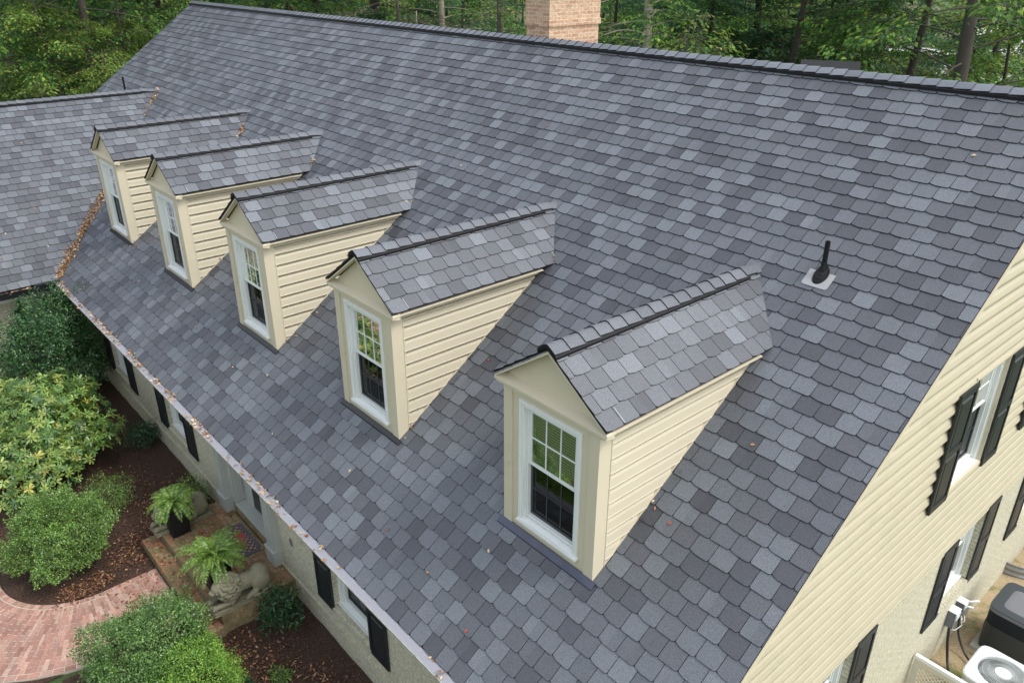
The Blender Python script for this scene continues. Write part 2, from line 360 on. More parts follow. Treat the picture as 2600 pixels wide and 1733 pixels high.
def bumpy(name, poly, z, mat, amp=.02, step=.12, kind='structure'):
    """sheet filling a 2D polygon with small undulations"""
    bm = bmesh.new(); vs = [bm.verts.new((x, y, z)) for x, y in poly]; bm.faces.new(vs)
    x0, x1 = min(p[0] for p in poly), max(p[0] for p in poly); y0, y1 = min(p[1] for p in poly), max(p[1] for p in poly)
    for k in np.arange(x0+step, x1, step): bmesh.ops.bisect_plane(bm, geom=bm.verts[:]+bm.edges[:]+bm.faces[:], plane_co=(k, 0, 0), plane_no=(1, 0, 0))
    for k in np.arange(y0+step, y1, step): bmesh.ops.bisect_plane(bm, geom=bm.verts[:]+bm.edges[:]+bm.faces[:], plane_co=(0, k, 0), plane_no=(0, 1, 0))
    for v in bm.verts:
        if not v.is_boundary: v.co.z += amp*abs(mnoise.noise(v.co*2.5))*2+amp*.5*mnoise.noise(v.co*9)
    bmesh.ops.recalc_face_normals(bm, faces=bm.faces[:])
    me = bpy.data.meshes.new(name); bm.to_mesh(me); bm.free()
    if me.polygons and me.polygons[0].normal.z < 0: me.flip_normals()
    me.materials.append(mat); me.polygons.foreach_set('use_smooth', [True]*len(me.polygons)); return link(name, me, kind=kind)
def mulchmat():
    m, n, b = newmat('dark_bark_mulch'); tc = N(n, 'ShaderNodeTexCoord')
    a = N(n, 'ShaderNodeTexVoronoi', inp={'Scale': 42}); c = N(n, 'ShaderNodeTexNoise', inp={'Scale': 60, 'Detail': 6, 'Roughness': .7}); d = N(n, 'ShaderNodeTexNoise', inp={'Scale': 1.2, 'Detail': 4})
    for q in (a, c, d): L(n, tc.outputs['Object'], q.inputs['Vector'])
    cr = N(n, 'ShaderNodeValToRGB'); e = cr.color_ramp.elements; e[0].position = .3; e[0].color = (.010, .007, .005, 1); e[1].position = .72; e[1].color = (.14, .075, .046, 1)
    L(n, c.outputs[0], cr.inputs[0]); L(n, cr.outputs[0], b.inputs['Base Color']); b.inputs['Roughness'].default_value = .95
    ad = N(n, 'ShaderNodeMath', operation='ADD'); L(n, a.outputs[0], ad.inputs[0]); L(n, c.outputs[0], ad.inputs[1])
    bp = N(n, 'ShaderNodeBump', inp={'Strength': 1, 'Distance': .03}); L(n, ad.outputs[0], bp.inputs['Height']); L(n, bp.outputs[0], b.inputs['Normal']); return m
MUL = mulchmat()
PC = (-10.6, -1.9); RI, RO = 1.25, 2.75
arc = [(PC[0]+RI*math.cos(R(-a)), PC[1]+RI*math.sin(R(-a))) for a in range(0, 91, 9)]
bumpy('mulch_bed', [(-17.75, .5), (-17.75, -3.15)]+arc[::-1]+[(-9.35, -1.05), (-9.95, -1.05), (-9.95, .5)], GZ-.012, MUL)
bumpy('mulch_bed', [(-7.2, .5), (-7.2, -1.05), (-7.84, -1.05), (-7.84, -1.9), (-7.9, -2.9), (-5.6, -3.4), (-.4, -2.4), (-.4, .5)], GZ-.012, MUL)
m = simple('pine_straw_ground', (.36, .28, .17), .95, .5, 25, bump=1, bscale=70, dirt=((.13, .15, .04), 1.6, .5, .62))
bumpy('side_yard', [(-.05, 5.2), (3.2, 5.2), (3.2, 14), (-.05, 14)], -3.12, m, .012, .2)
bumpy('soil_edge', [(PC[0]+2.93*math.cos(R(-a)), PC[1]+2.93*math.sin(R(-a))) for a in range(100, 20, -8)]+[(PC[0]+2.765*math.cos(R(-a)), PC[1]+2.765*math.sin(R(-a))) for a in range(20, 100, 8)], GZ-.012, MUL)
# walkway: fan of bricks
def walkway():
    mb = MB(); random.seed(5); z0 = GZ-.03; zt = GZ+.012
    def quad(a, b, c, d, tint):
        a, b, c, d = [Vector((p[0], p[1], 0)) for p in (a, b, c, d)]; cen = (a+b+c+d)/4
        pts = []
        for p in (a, b, c, d):
            q = p-cen; l = q.length; pts.append(cen+q*(1-.0085/l))
        dz = random.uniform(-.002, .003); k = random.uniform(-.001, .001)
        top = [(p.x, p.y, zt+dz+k) for p in pts]; bot = [(p.x, p.y, z0) for p in pts]
        if (pts[1]-pts[0]).cross(pts[2]-pts[1]).z < 0: top.reverse(); bot.reverse()
        mb.face(top, 0, tint)
        for i in range(4): mb.face([bot[i], bot[(i+1) % 4], top[(i+1) % 4], top[i]], 0, tint)
    def bt():
        c = random.choice([(.36, .20, .155), (.40, .24, .185), (.31, .17, .13), (.42, .28, .22), (.34, .205, .165)]); k = random.uniform(.85, 1.15); return tuple(x*k for x in c)
    # station s along path -> (inner, outer) edge points
    S = []
    y = -1.08
    while y > -1.9: S.append(((-9.35, y), (-7.85, y))); y -= .070
    a = 0; da = math.degrees(.073/2.5)
    while a < 90: S.append(((PC[0]+RI*math.cos(R(-a)), PC[1]+RI*math.sin(R(-a))), (PC[0]+RO*math.cos(R(-a)), PC[1]+RO*math.sin(R(-a))))); a += da
    x = PC[0]
    while x > -19: S.append(((x, PC[1]-RI), (x, PC[1]-RO))); x -= .070
    for i in range(len(S)-1):
        (i0, o0), (i1, o1) = S[i], S[i+1]; P0 = lambda t: (i0[0]+(o0[0]-i0[0])*t, i0[1]+(o0[1]-i0[1])*t); P1 = lambda t: (i1[0]+(o1[0]-i1[0])*t, i1[1]+(o1[1]-i1[1])*t)
        w = 1.5; t = .105/w+ (0 if i % 2 else -.11/w)
        end = 1-.105/w
        ts = [.105/w]; q = .105/w+(.21/w if i % 2 else .105/w)+random.uniform(-.008, .008)
        while q < end-.05/w: ts.append(q); q += .212/w
        ts.append(end)
        for a_, b_ in zip(ts[:-1], ts[1:]): quad(P0(a_), P0(b_), P1(b_), P1(a_), bt())
    for i in range(0, len(S)-2, 2):   # soldier borders
        for (ta, tb) in ((0, .1/1.5), (1-.1/1.5, 1)):
            (i0, o0), (i1, o1) = S[i], S[i+2]; f = lambda A, B, t: (A[0]+(B[0]-A[0])*t, A[1]+(B[1]-A[1])*t)
            quad(f(i0, o0, ta), f(i0, o0, tb), f(i1, o1, tb), f(i1, o1, ta), bt())
    o = mb.build('brick_walkway', ['pathbrick'], kind='structure')
    mm = MB()
    for (i0, o0), (i1, o1) in zip(S[:-1], S[1:]):
        top = [(i0[0], i0[1], GZ+.006), (i1[0], i1[1], GZ+.006), (o1[0], o1[1], GZ+.006), (o0[0], o0[1], GZ+.006)]
        mm.face(top[::-1] if (Vector(top[1])-Vector(top[0])).cross(Vector(top[2])-Vector(top[1])).z < 0 else top)
        mm.face([(o0[0], o0[1], GZ-.06), (o1[0], o1[1], GZ-.06), (o1[0], o1[1], GZ+.006), (o0[0], o0[1], GZ+.006)])
    mm.build('walkway_mortar_bed', ['mortar'], kind='structure')
walkway()
# pale driveway seen through the trees
mb = MB(); mb.face([(-26, 66, -3.02), (-22, 66, -3.02), (-38, 160, -2.9), (-58, 160, -2.9)]); mb.face([(-80, 96, -2.96), (20, 84, -2.96), (20, 90, -2.95), (-80, 103, -2.95)])
mb.build('driveway', [simple('pale_concrete', (.55, .55, .56), .8, .12, 2)], kind='structure')

# ------------------------------------------------------------ the house
house = empty('brick_house', (0, 0, GZ), label='cream brick and siding house with dark grey shingle roof and five dormers', cat='house')
house_parts = []
HI = Matrix.Translation((0, 0, -GZ))
def hp(o):   # parts are modelled in world coordinates: shift under the empty
    o.location.z -= GZ; return o
class HW_:   # wrapper parent that corrects the offset
    pass
_link = link
def link(name, me, parent=None, **k):
    o = _link(name, me, parent, **k)
    if parent is house: o.location = (0, 0, -GZ)
    return o
cs = 1/math.sqrt(1+T*T)
SL = D/cs   # slope length
# main roof front slope; u=+x, v=upslope
roofm = shingles('main_roof', (-LH, 0, 0), (1, 0, 0), (0, cs, T*cs), [(0, 0), (LH+.012, 0), (LH+.012, SL), (0, SL)], house, seed=11)
# plain back slope
shingles('back_roof', (.012, 2*D, 0), (-1, 0, 0), (0, -cs, T*cs), [(0, 0), (LH+.012, 0), (LH+.012, SL), (0, SL)], house, seed=12)
ridge((.012, D, HR+.012), (-LH, D, HR+.012), None, None, house, 1.0, half=.15, seed=5, lift=.027)
# wing roof: ridge along y, right slope faces +x
wt = WR/WH; wc = 1/math.sqrt(1+wt*wt); WSL = WH/wc
WY = -8.0
yj = WR/T
shingles('wing_roof', (XW, WY, 0), (0, 1, 0), (-wc, 0, wt*wc), [(0, 0), (-WY+.0, 0), (-WY+yj+.05, WSL), (0, WSL)], house, seed=21)
shingles('wing_roof', (XW-2*WH, 0-WY-WY+WY, 0), (0, -1, 0), (wc, 0, wt*wc), [(0, 0), (-WY*2, 0), (-WY*2, WSL), (-yj-.05+0, WSL)], house, seed=22)
ridge((XW-WH, WY, WR+.012), (XW-WH, yj+.05, WR+.012), None, None, house, .955, seed=6)

def hor_siding(mb, corners, axis='y', sgn=1, x=0, z0=0, z1=1, lim=None, step=.177, mi=0, holes=(), crisp=False):
    """lap siding on a plane x=const; lim(z)->(a,b) extent along y; boards tilt out at the bottom"""
    z = z0
    while z < z1-.002:
        zt = min(z+step, z1)
        a0, b0 = lim(z+.0); a1, b1 = lim(zt)
        if b0 > a0+.002 or b1 > a1+.002:
            b0 = max(b0, a0); b1 = max(b1, a1)
            def pt(y, zz, o): return (x+sgn*o, y, zz)
            # profile: lower lip, bulge, slim top shadow groove
            prof = [(0, -.018), (0, .006), (.08, .018), (.18, .028), (.28, .034), (.40, .033), (.66, .016), (.82, -.008), (.90, -.018), (1, -.018)]
            if crisp: prof = [(0, -.024), (0, .029), (.05, .032), (.09, .026), (.60, .014), (.76, .000), (.84, -.018), (1, -.024)]
            for (f0, o0), (f1, o1) in zip(prof[:-1], prof[1:]):
                za, zb = z+(zt-z)*f0, z+(zt-z)*f1
                ya0, yb0 = a0+(a1-a0)*f0, b0+(b1-b0)*f0; ya1, yb1 = a0+(a1-a0)*f1, b0+(b1-b0)*f1
                cuts = [za]+sorted(h for H_ in holes for h in H_[2:] if za < h < zb)+[zb]
                for ca, cb in zip(cuts[:-1], cuts[1:]) if zb > za else [(za, zb)]:
                    ta, tb = ((ca-za)/(zb-za), (cb-za)/(zb-za)) if zb > za else (0, 1)
                    li = lambda p, q_, t: p+(q_-p)*t
                    A0, B0, A1, B1, oa, ob_ = li(ya0, ya1, ta), li(yb0, yb1, ta), li(ya0, ya1, tb), li(yb0, yb1, tb), li(o0, o1, ta), li(o0, o1, tb)
                    hs_ = sorted(H_ for H_ in holes if H_[2] < (ca+cb)/2+1e-6 < H_[3]); segs = []; l0, l1 = A0, A1
                    for H_ in hs_: segs.append((l0, H_[0], l1, H_[0])); l0 = l1 = H_[1]
                    segs.append((l0, B0, l1, B1))
                    for (p0, p1, p2, p3) in segs:
                        q = [pt(p0, ca, oa), pt(p1, ca, oa), pt(p3, cb, ob_), pt(p2, cb, ob_)]
                        mb.face(q if sgn > 0 else q[::-1], mi)
        z = zt
    return mb
# gable end wall at x=-.03
XG = -.03; ZS = -.46
mb = MB()
rk = lambda z: (max(.45, z/T+.02), min(2*D-.45, 2*D-z/T-.02))
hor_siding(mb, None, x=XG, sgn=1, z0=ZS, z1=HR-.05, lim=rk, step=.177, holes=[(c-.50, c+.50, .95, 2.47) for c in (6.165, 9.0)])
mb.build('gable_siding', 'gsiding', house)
mb = MB(); mb.prism([(XG-.5, .7, -3.4), (XG-.5, 2*D-.7, -3.4), (XG-.5, 2*D-.7, 0.25), (XG-.5, D, HR-.5), (XG-.5, .7, .25)], (.04, 0, 0)); 
mb.build('inner_gable_wall', 'room', house)
mb = MB(); mb.box((-LH+.1, .45, -3.3), (-LH+.14, 2*D-.45, 0.2)); mb.prism([(-LH+.1, 2*D-.45, .2), (-LH+.1, .45, .2), (-LH+.1, D, HR-.06)], (-.04, 0, 0)); mb.build('far_gable_wall', 'siding', house)
mb = MB(); mb.box((-LH+.15, 2*D-.5, -3.4), (-.08, 2*D-.45, .2)); mb.build('back_wall', 'siding', house)
# rake trim boards
mb = MB()
for s in (0, 1):
    def yy(y): return 2*D-y if s else y
    a = [(XG+.034, yy(-.02), -.045), (XG+.034, yy(D), HR-.03), (XG+.034, yy(D), HR-.155), (XG+.034, yy(-.02), -.17)]
    mb.prism(a if s == 0 else a[::-1], (.034*(1), 0, 0))
    a = [(XG+.046, yy(-.02), -.045), (XG+.046, yy(D), HR-.03), (XG+.046, yy(D), HR-.062), (XG+.046, yy(-.02), -.077)]
    mb.prism(a if s == 0 else a[::-1], (.012, 0, 0))
mb.build('rake_trim', 'cream', house)
# siding starter lip casting onto the brick below
mb = MB(); mb.box((XG-.02, .44, ZS-.03), (XG+.02, 2*D-.45, ZS-.002)); mb.build('siding_starter_trim', 'cream', house)

def wall_with_holes(mb, plane, c, a0, a1, z0, z1, holes, thick, mi=0):
    """rect wall split in boxes round rect holes. plane 'y': spans x; plane 'x': spans y. c=(outer,inner)"""
    xs = sorted({a0, a1} | {h[0] for h in holes} | {h[1] for h in holes}); zs = sorted({z0, z1} | {h[2] for h in holes} | {h[3] for h in holes})
    for i in range(len(xs)-1):
        for j in range(len(zs)-1):
            mx, mz = (xs[i]+xs[i+1])/2, (zs[j]+zs[j+1])/2
            if any(h[0] < mx < h[1] and h[2] < mz < h[3] for h in holes): continue
            if plane == 'y': mb.box((xs[i], c, zs[j]), (xs[i+1], c+thick, zs[j+1]), mi)
            else: mb.box((c, xs[i], zs[j]), (c-thick, xs[i+1], zs[j+1]), mi)
# brick part of the gable wall (3 mm behind the siding), windows
GW_LOW = [(3.06, 4.09, -1.80, -.42), (6.92, 7.95, -1.80, -.42), (9.96, 10.99, -1.80, -.42)]
mb = MB(); wall_with_holes(mb, 'x', XG-.006+.01, .456, 2*D-.455, -3.5, ZS-.03, [(a, b, c, ZS-.03) for a, b, c, d in GW_LOW], .2); 
gb = mb.build('gable_brick_wall', 'brickwall', house)
# front facade
FY = .45
FW = [(-15.89, -14.87), (-12.52, -11.5), (-5.92, -4.92), (-2.4, -1.4)]
mb = MB(); wall_with_holes(mb, 'y', FY, -17.75, -.06, -2.2, -.25, [(a, b, -1.88, -.45) for a, b in FW]+[(-9.52, -7.96, -2.2, -.25)], .22)
mb.box((-17.75, FY-.03, -2.75), (-9.52, FY+.22, -2.2)); mb.box((-7.96, FY-.03, -2.75), (-.06, FY+.22, -2.2)); mb.box((-9.52, FY+.05, -2.75), (-7.96, FY+.22, -2.2))
mb.build('front_brick_wall', 'brickwall', house)
mb = MB(); mb.box((-17.3, .03, -.28), (0-.05, FY+.1, -.25)); mb.build('soffit', 'cream', house)
# wing side wall (faces +x) and front
mb = MB(); mb.box((-17.75-.2, WY+.4, -2.75), (-17.75, .48, -.22)); mb.build('wing_brick_wall', 'brickwall', house)
mb = MB(); mb.box((-17.74, WY+.4, -.42), (-17.72, .44, -.2)); mb.build('wing_frieze_board', 'white', house)
mb = MB(); mb.box((-17.75, WY+.1, -.2), (-17.36, .44, -.17)); mb.build('wing_soffit', 'cream', house)
mb = MB(); mb.box((XW-2*WH+.4, WY+.4, -2.75), (-17.95, WY+.6, 0)); mb.prism([(XW-2*WH+.3, WY+.4, 0), (XW-.3, WY+.4, 0), (XW-WH, WY+.4, WR-.1)], (0, -.1, 0)); mb.build('wing_front_wall', 'brickwall', house)

# ---- windows
def window_unit(parent, W, H, name='window', blinds=True, label=None, outer=.07, meet=None, screen=True):
    """local frame: x across (centre 0), z up from 0, outward = -y, face plane y=0. returns frame object; glass etc. are its children"""
    f = MB()
    o = outer; d = .045
    # stepped casing
    for (i, dep, wd) in ((0, -.022, o*.55), (o*.55, -.012, o*.45)):
        a = W/2-i; zt = H-i
        f.box((-a, dep, 0), (-a+wd, .09, zt)); f.box((a-wd, dep, 0), (a, .09, zt)); f.box((-a+wd, dep, zt-wd), (a-wd, .09, zt))
    # sill
    f.prism([(-W/2-.01, -.05, .0), (W/2+.01, -.05, .0), (W/2+.01, -.05, .03), (-W/2-.01, -.05, .03)], (0, -.03, 0))
    f.prism([(-W/2-.01, -.02, 0), (-W/2-.01, -.02, .032), (-W/2-.01, .09, .075), (-W/2-.01, .09, 0)][::-1], (-W-.02, 0, 0))
    iw = W/2-o; z0 = .075; z1 = H-o
    f.box((-iw, .03, z0), (-iw+.03, .10, z1)); f.box((iw-.03, .03, z0), (iw, .10, z1)); f.box((-iw+.03, .03, z1-.03), (iw-.03, .10, z1)); f.box((-iw+.03, .03, z0), (iw-.03, .10, z0+.03))
    fo = f.build(name, 'white', parent, bevel=.003, label=label)
    iw -= .03; z0 += .03; z1 -= .03; mz = z0+(z1-z0)*(.5 if meet is None else meet)
    def sash(y, a, b, mat, st=.032, mt=.007, nm='sash', gm='glass'):
        s = MB(); s.box((-iw, y, a), (-iw+st, y+.025, b)); s.box((iw-st, y, a), (iw, y+.025, b)); s.box((-iw+st, y, b-st), (iw-st, y+.025, b)); s.box((-iw+st, y, a), (iw-st, y+.025, a+st))
        gw = iw-st; ga, gb_ = a+st, b-st
        for k in (-1, 1): s.box((k*gw/3-mt, y+.006, ga), (k*gw/3+mt, y+.016, gb_))
        zc = (ga+gb_)/2
        for (xa, xb) in ((-gw, -gw/3-mt), (-gw/3+mt, gw/3-mt), (gw/3+mt, gw)): s.box((xa, y+.006, zc-mt), (xb, y+.016, zc+mt))
        so_ = s.build(nm, mat, fo)
        g = MB(); g.face([(-gw, y+.011, ga), (gw, y+.011, ga), (gw, y+.011, gb_), (-gw, y+.011, gb_)])
        g.build('pane', gm, fo)
    sash(.045, mz-.02, z1, 'white'); sash(.075, z0, mz+.012, 'acdark' if screen else 'white', nm='sash', gm='glass_screen')
    # dark room box with a blind
    r = MB(); rw = iw+.03
    r.face([(-rw, .35, z0-.1), (rw, .35, z0-.1), (rw, .35, z1+.1), (-rw, .35, z1+.1)])
    for sx_ in (-1, 1): r.face([(sx_*rw, .105, z0-.1), (sx_*rw, .35, z0-.1), (sx_*rw, .35, z1+.1), (sx_*rw, .105, z1+.1)])
    for zz in (z0-.1, z1+.1): r.face([(-rw, .105, zz), (rw, .105, zz), (rw, .35, zz), (-rw, .35, zz)])
    r.build('dark_interior', 'room', fo)
    if blinds:
        b = MB(); z = z1+.02
        while z > (z0 if blinds is True else mz-.05):
            b.face([(-iw, .15, z), (iw, .15, z), (iw, .172, z-.026), (-iw, .172, z-.026)]); z -= .032
        b.build('window_blind', 'blind', fo)
    return fo
def shutter(parent, W, H, name='shutter', label=None):
    """centre x=0, bottom z=0, back y=0, outward -y"""
    s = MB(); st = .05; t = .03
    s.box((-W/2, -t, 0), (-W/2+st, -.002, H)); s.box((W/2-st, -t, 0), (W/2, -.002, H))
    mid = H*.5; rails = [(0, .09), (mid-.045, mid+.045), (H-.08, H)]
    for a, b in rails: s.box((-W/2+st, -t, a), (W/2-st, -.002, b))
    for a, b in ((.09, mid-.045), (mid+.045, H-.08)):
        s.box((-W/2+st, -t*.35, a), (W/2-st, -.002, b))
        x0, x1, z0, z1 = -W/2+st+.025, W/2-st-.025, a+.03, b-.03; i = .025
        o = [(x0, -t*.35, z0), (x1, -t*.35, z0), (x1, -t*.35, z1), (x0, -t*.35, z1)]; n_ = [(x0+i, -t*.9, z0+i), (x1-i, -t*.9, z0+i), (x1-i, -t*.9, z1-i), (x0+i, -t*.9, z1-i)]
        s.face(n_)
        for k in range(4): s.face([o[k], o[(k+1) % 4], n_[(k+1) % 4], n_[k]])
    for sx_ in (-1, 1):
        for z in (.06, H-.06, mid): s.box((sx_*(W/2-.02)-.006, -t-.004, z-.006), (sx_*(W/2-.02)+.006, -t, z+.006))
    return s.build(name, 'shutter', parent, label=label)
def place(o, x, y, z, rz=0): o.location = (x, y, z-GZ); o.rotation_euler = (0, 0, rz); return o
for (a, b) in FW:
    c = (a+b)/2
    place(window_unit(house, b-a-.004, 1.42, blinds=False), c, FY+.10, -1.87)
    for s in (-1, 1): place(shutter(house, .46, 1.62), c+s*((b-a)/2+.235), FY-.004, -1.97)
    mb = MB(); n = 14
    for k in range(n): mb.prism([(a-.03+(b-a+.06)*k/n+.004, FY-.035, -1.955), (a-.03+(b-a+.06)*(k+1)/n-.004, FY-.035, -1.955), (a-.03+(b-a+.06)*(k+1)/n-.004, FY-.035, -1.905), (a-.03+(b-a+.06)*k/n+.004, FY-.035, -1.905)], (0, -.15, 0))
    mb.box((a-.03, FY-.03, -1.96), (b+.03, FY+.12, -1.909)); mb.build('brick_sill', 'brickwall', house)
for (a, b, c0, d0) in GW_LOW:
    c = (a+b)/2
    place(window_unit(house, b-a-.004, 1.36, blinds=False), XG-.10, c, -1.79, R(90))
    for s in (-1, 1): place(shutter(house, .47, 1.44), XG+.005, c+s*((b-a)/2+.24), -1.87-.03, R(90))
    mb = MB(); n = 14
    for k in range(n): mb.box((XG-.12, a+(b-a)*k/n+.004, -1.86), (XG+.045, a+(b-a)*(k+1)/n-.004, -1.805))
    mb.box((XG-.12, a, -1.868), (XG+.040, b, -1.81)); mb.build('brick_sill', 'brickwall', house)
for c in (6.165, 9.0):
    place(window_unit(house, 1.03, 1.56, blinds=False, meet=.58), XG-.035, c, .93, R(90))
    mb = MB(); mb.box((XG-.03, c-.515, .90), (XG+.032, c-.49, 2.50)); mb.box((XG-.03, c+.49, .90), (XG+.032, c+.515, 2.50)); mb.box((XG-.03, c-.49, 2.462), (XG+.032, c+.49, 2.50)); mb.box((XG-.06, c-.49, .90), (XG+.045, c+.49, .955)); mb.build('window_channel', 'cream', house)
    for s in (-1, 1): place(shutter(house, .475, 1.6), XG+.035, c+s*(.515+.245), .86, R(90))
place(shutter(house, .46, 1.6), -17.748, -2.95, -1.95, R(90))
# ---- entry
def entry():
    for x in (-9.67, -7.79):
        mb = MB()
        for k, (wd, dp, z0, z1) in enumerate(((.31, .15, -2.22, -1.93), (.27, .12, -1.93, -.25), (.33, .165, -1.95, -1.92), (.33, .16, -.5, -.25))):
            if k == 1:
                mb.box((x-wd/2, FY-dp+.02, z0), (x+wd/2, FY+.02, z1))
                for q in range(-2, 3): mb.box((x+q*.05-.015, FY-dp-.002, z0+.02), (x+q*.05+.015, FY-dp+.02, z1))
            else: mb.box((x-wd/2, FY-dp, z0), (x+wd/2, FY+.02, z1))
        mb.build('entry_pilaster', 'trimgrey', house, bevel=.006)
    mb = MB()   # recessed jambs, panels, threshold
    mb.box((-9.52, FY, -2.03), (-9.44, FY+.45, -.25)); mb.box((-8.04, FY, -2.03), (-7.96, FY+.45, -.25)); mb.box((-9.44, FY+.19, -2.03), (-9.08, FY+.27, -.25)); mb.box((-8.20, FY+.19, -2.03), (-8.04, FY+.27, -.25))
    for xx in (-9.44, -8.06): 
        for a, b in ((FY+.04, FY+.17),): mb.box((xx, a, -1.9), (xx+.02, b, -.4))
    mb.box((-9.44, FY-.01, -2.07), (-8.04, FY+.45, -2.03)); mb.box((-9.5, FY-.03, -.45), (-7.98, FY+.1, -.25))
    mb.build('entry_surround', 'trimgrey', house, bevel=.004)
    mb = MB(); mb.box((-9.52, FY-.005, -2.3), (-7.96, FY+.2, -2.07)); mb.build('threshold_bricks', 'porchside', house)
    mb = MB(); mb.box((-9.08, FY+.20, -2.03), (-8.20, FY+.24, -.28))
    for x in (-8.85, -8.43):
        for a, b in ((-1.9, -1.3), (-1.2, -.4)): mb.box((x-.17, FY+.188, a), (x+.17, FY+.20, b))
    d = mb.build('front_door', 'doorblack', house, bevel=.004)
    h = MB(); h.tube([(-8.27, FY+.19, -1.12), (-8.27, FY+.13, -1.12), (-8.33, FY+.13, -1.12)], .012, 8); h.build('door_handle', 'galv', d)
    mb = MB(); pts = [(-7.2+.045*math.cos(a), FY-.012, -1.5+.075*math.sin(a)) for a in np.linspace(0, 2*math.pi, 18)[:-1]]; mb.prism(pts[::1], (0, -.014, 0)); mb.build('wall_plaque', 'acgrey', house)
entry()
# ---- gutters
mb = MB()
x0, x1 = -17.12, -.02
for (ya, za, yb, zb) in ((-.118, -.004, -.118, -.035), (-.118, -.035, -.085, -.06), (-.085, -.06, -.07, -.125), (-.07, -.125, .02, -.13)):
    mb.face([(x0, ya, za), (x0, yb, zb), (x1, yb, zb), (x1, ya, za)])
mb.box((x0, -.124, -.016), (x1, -.112, -.002)); mb.box((x0, .0, -.2), (x1, .03, -.03)); mb.face([(x1, -.118, -.005), (x1, -.118, -.035), (x1, -.085, -.06), (x1, -.07, -.125), (x1, 0, -.13), (x1, 0, -.01)])
mb.build('gutter', 'gutterwhite', house, bevel=.002)
def guardmat():
    m, n, b = newmat('perforated_aluminium'); tc = N(n, 'ShaderNodeTexCoord'); sx = N(n, 'ShaderNodeSeparateXYZ'); L(n, tc.outputs['Object'], sx.inputs[0])
    cx = N(n, 'ShaderNodeCombineXYZ'); L(n, sx.outputs[0], cx.inputs[0]); L(n, sx.outputs[1], cx.inputs[1])
    vo = N(n, 'ShaderNodeTexVoronoi', inp={'Scale': 95, 'Randomness': 0.0}); L(n, cx.outputs[0], vo.inputs['Vector'])
    rp = N(n, 'ShaderNodeMapRange', inp={1: .3, 2: .4}); L(n, vo.outputs[0], rp.inputs[0])
    mx = N(n, 'ShaderNodeMix', data_type='RGBA'); mx.inputs[6].default_value = (.20, .20, .22, 1); mx.inputs[7].default_value = (.42, .42, .45, 1); L(n, rp.outputs[0], mx.inputs[0])
    L(n, mx.outputs[2], b.inputs['Base Color']); b.inputs['Roughness'].default_value = .4; b.inputs['Metallic'].default_value = .25; return m
M['guard'] = guardmat()
mb = MB(); ys = [-.113, -.094, -.091, -.071, -.068, -.048, -.045, -.025, -.022, .003]; zs = [-.010, -.006, -.009, -.005, -.008, -.004, -.007, -.003, -.006, -.001]
for i in range(len(ys)-1): mb.face([(x0, ys[i], zs[i]), (x1, ys[i], zs[i]), (x1, ys[i+1], zs[i+1]), (x0, ys[i+1], zs[i+1])])
mb.build('gutter_guard', 'guard', house)
mb = MB(); gx = XW
mb.box((gx+.115, WY, -.15), (gx+.12, .02, -.01)); mb.box((gx-.01, WY, -.15), (gx+.115, .02, -.145)); mb.box((gx+.105, WY, -.03), (gx+.128, .02, -.008)); mb.box((gx-.03, WY, -.19), (gx+.0, .02, -.035)); mb.box((gx, .0, -.145), (gx+.115, .02, -.02))
mb.build('wing_gutter', 'black', house, bevel=.002)
mb = MB(); mb.box((gx-.02, -.52, .012), (gx+.135, .02, .022)); mb.box((gx+.125, -.52, -.13), (gx+.135, .02, .012)); mb.box((gx-.02, .01, -.1), (gx+.125, .02, .012)); mb.build('gutter_splash_guard', 'black', house)
mb = MB(); mb.face([(gx, WY, -.05), (gx+.105, WY, -.05), (gx+.105, -.52, -.05), (gx, -.52, -.05)]); mb.build('wing_gutter_guard', 'guard', house)
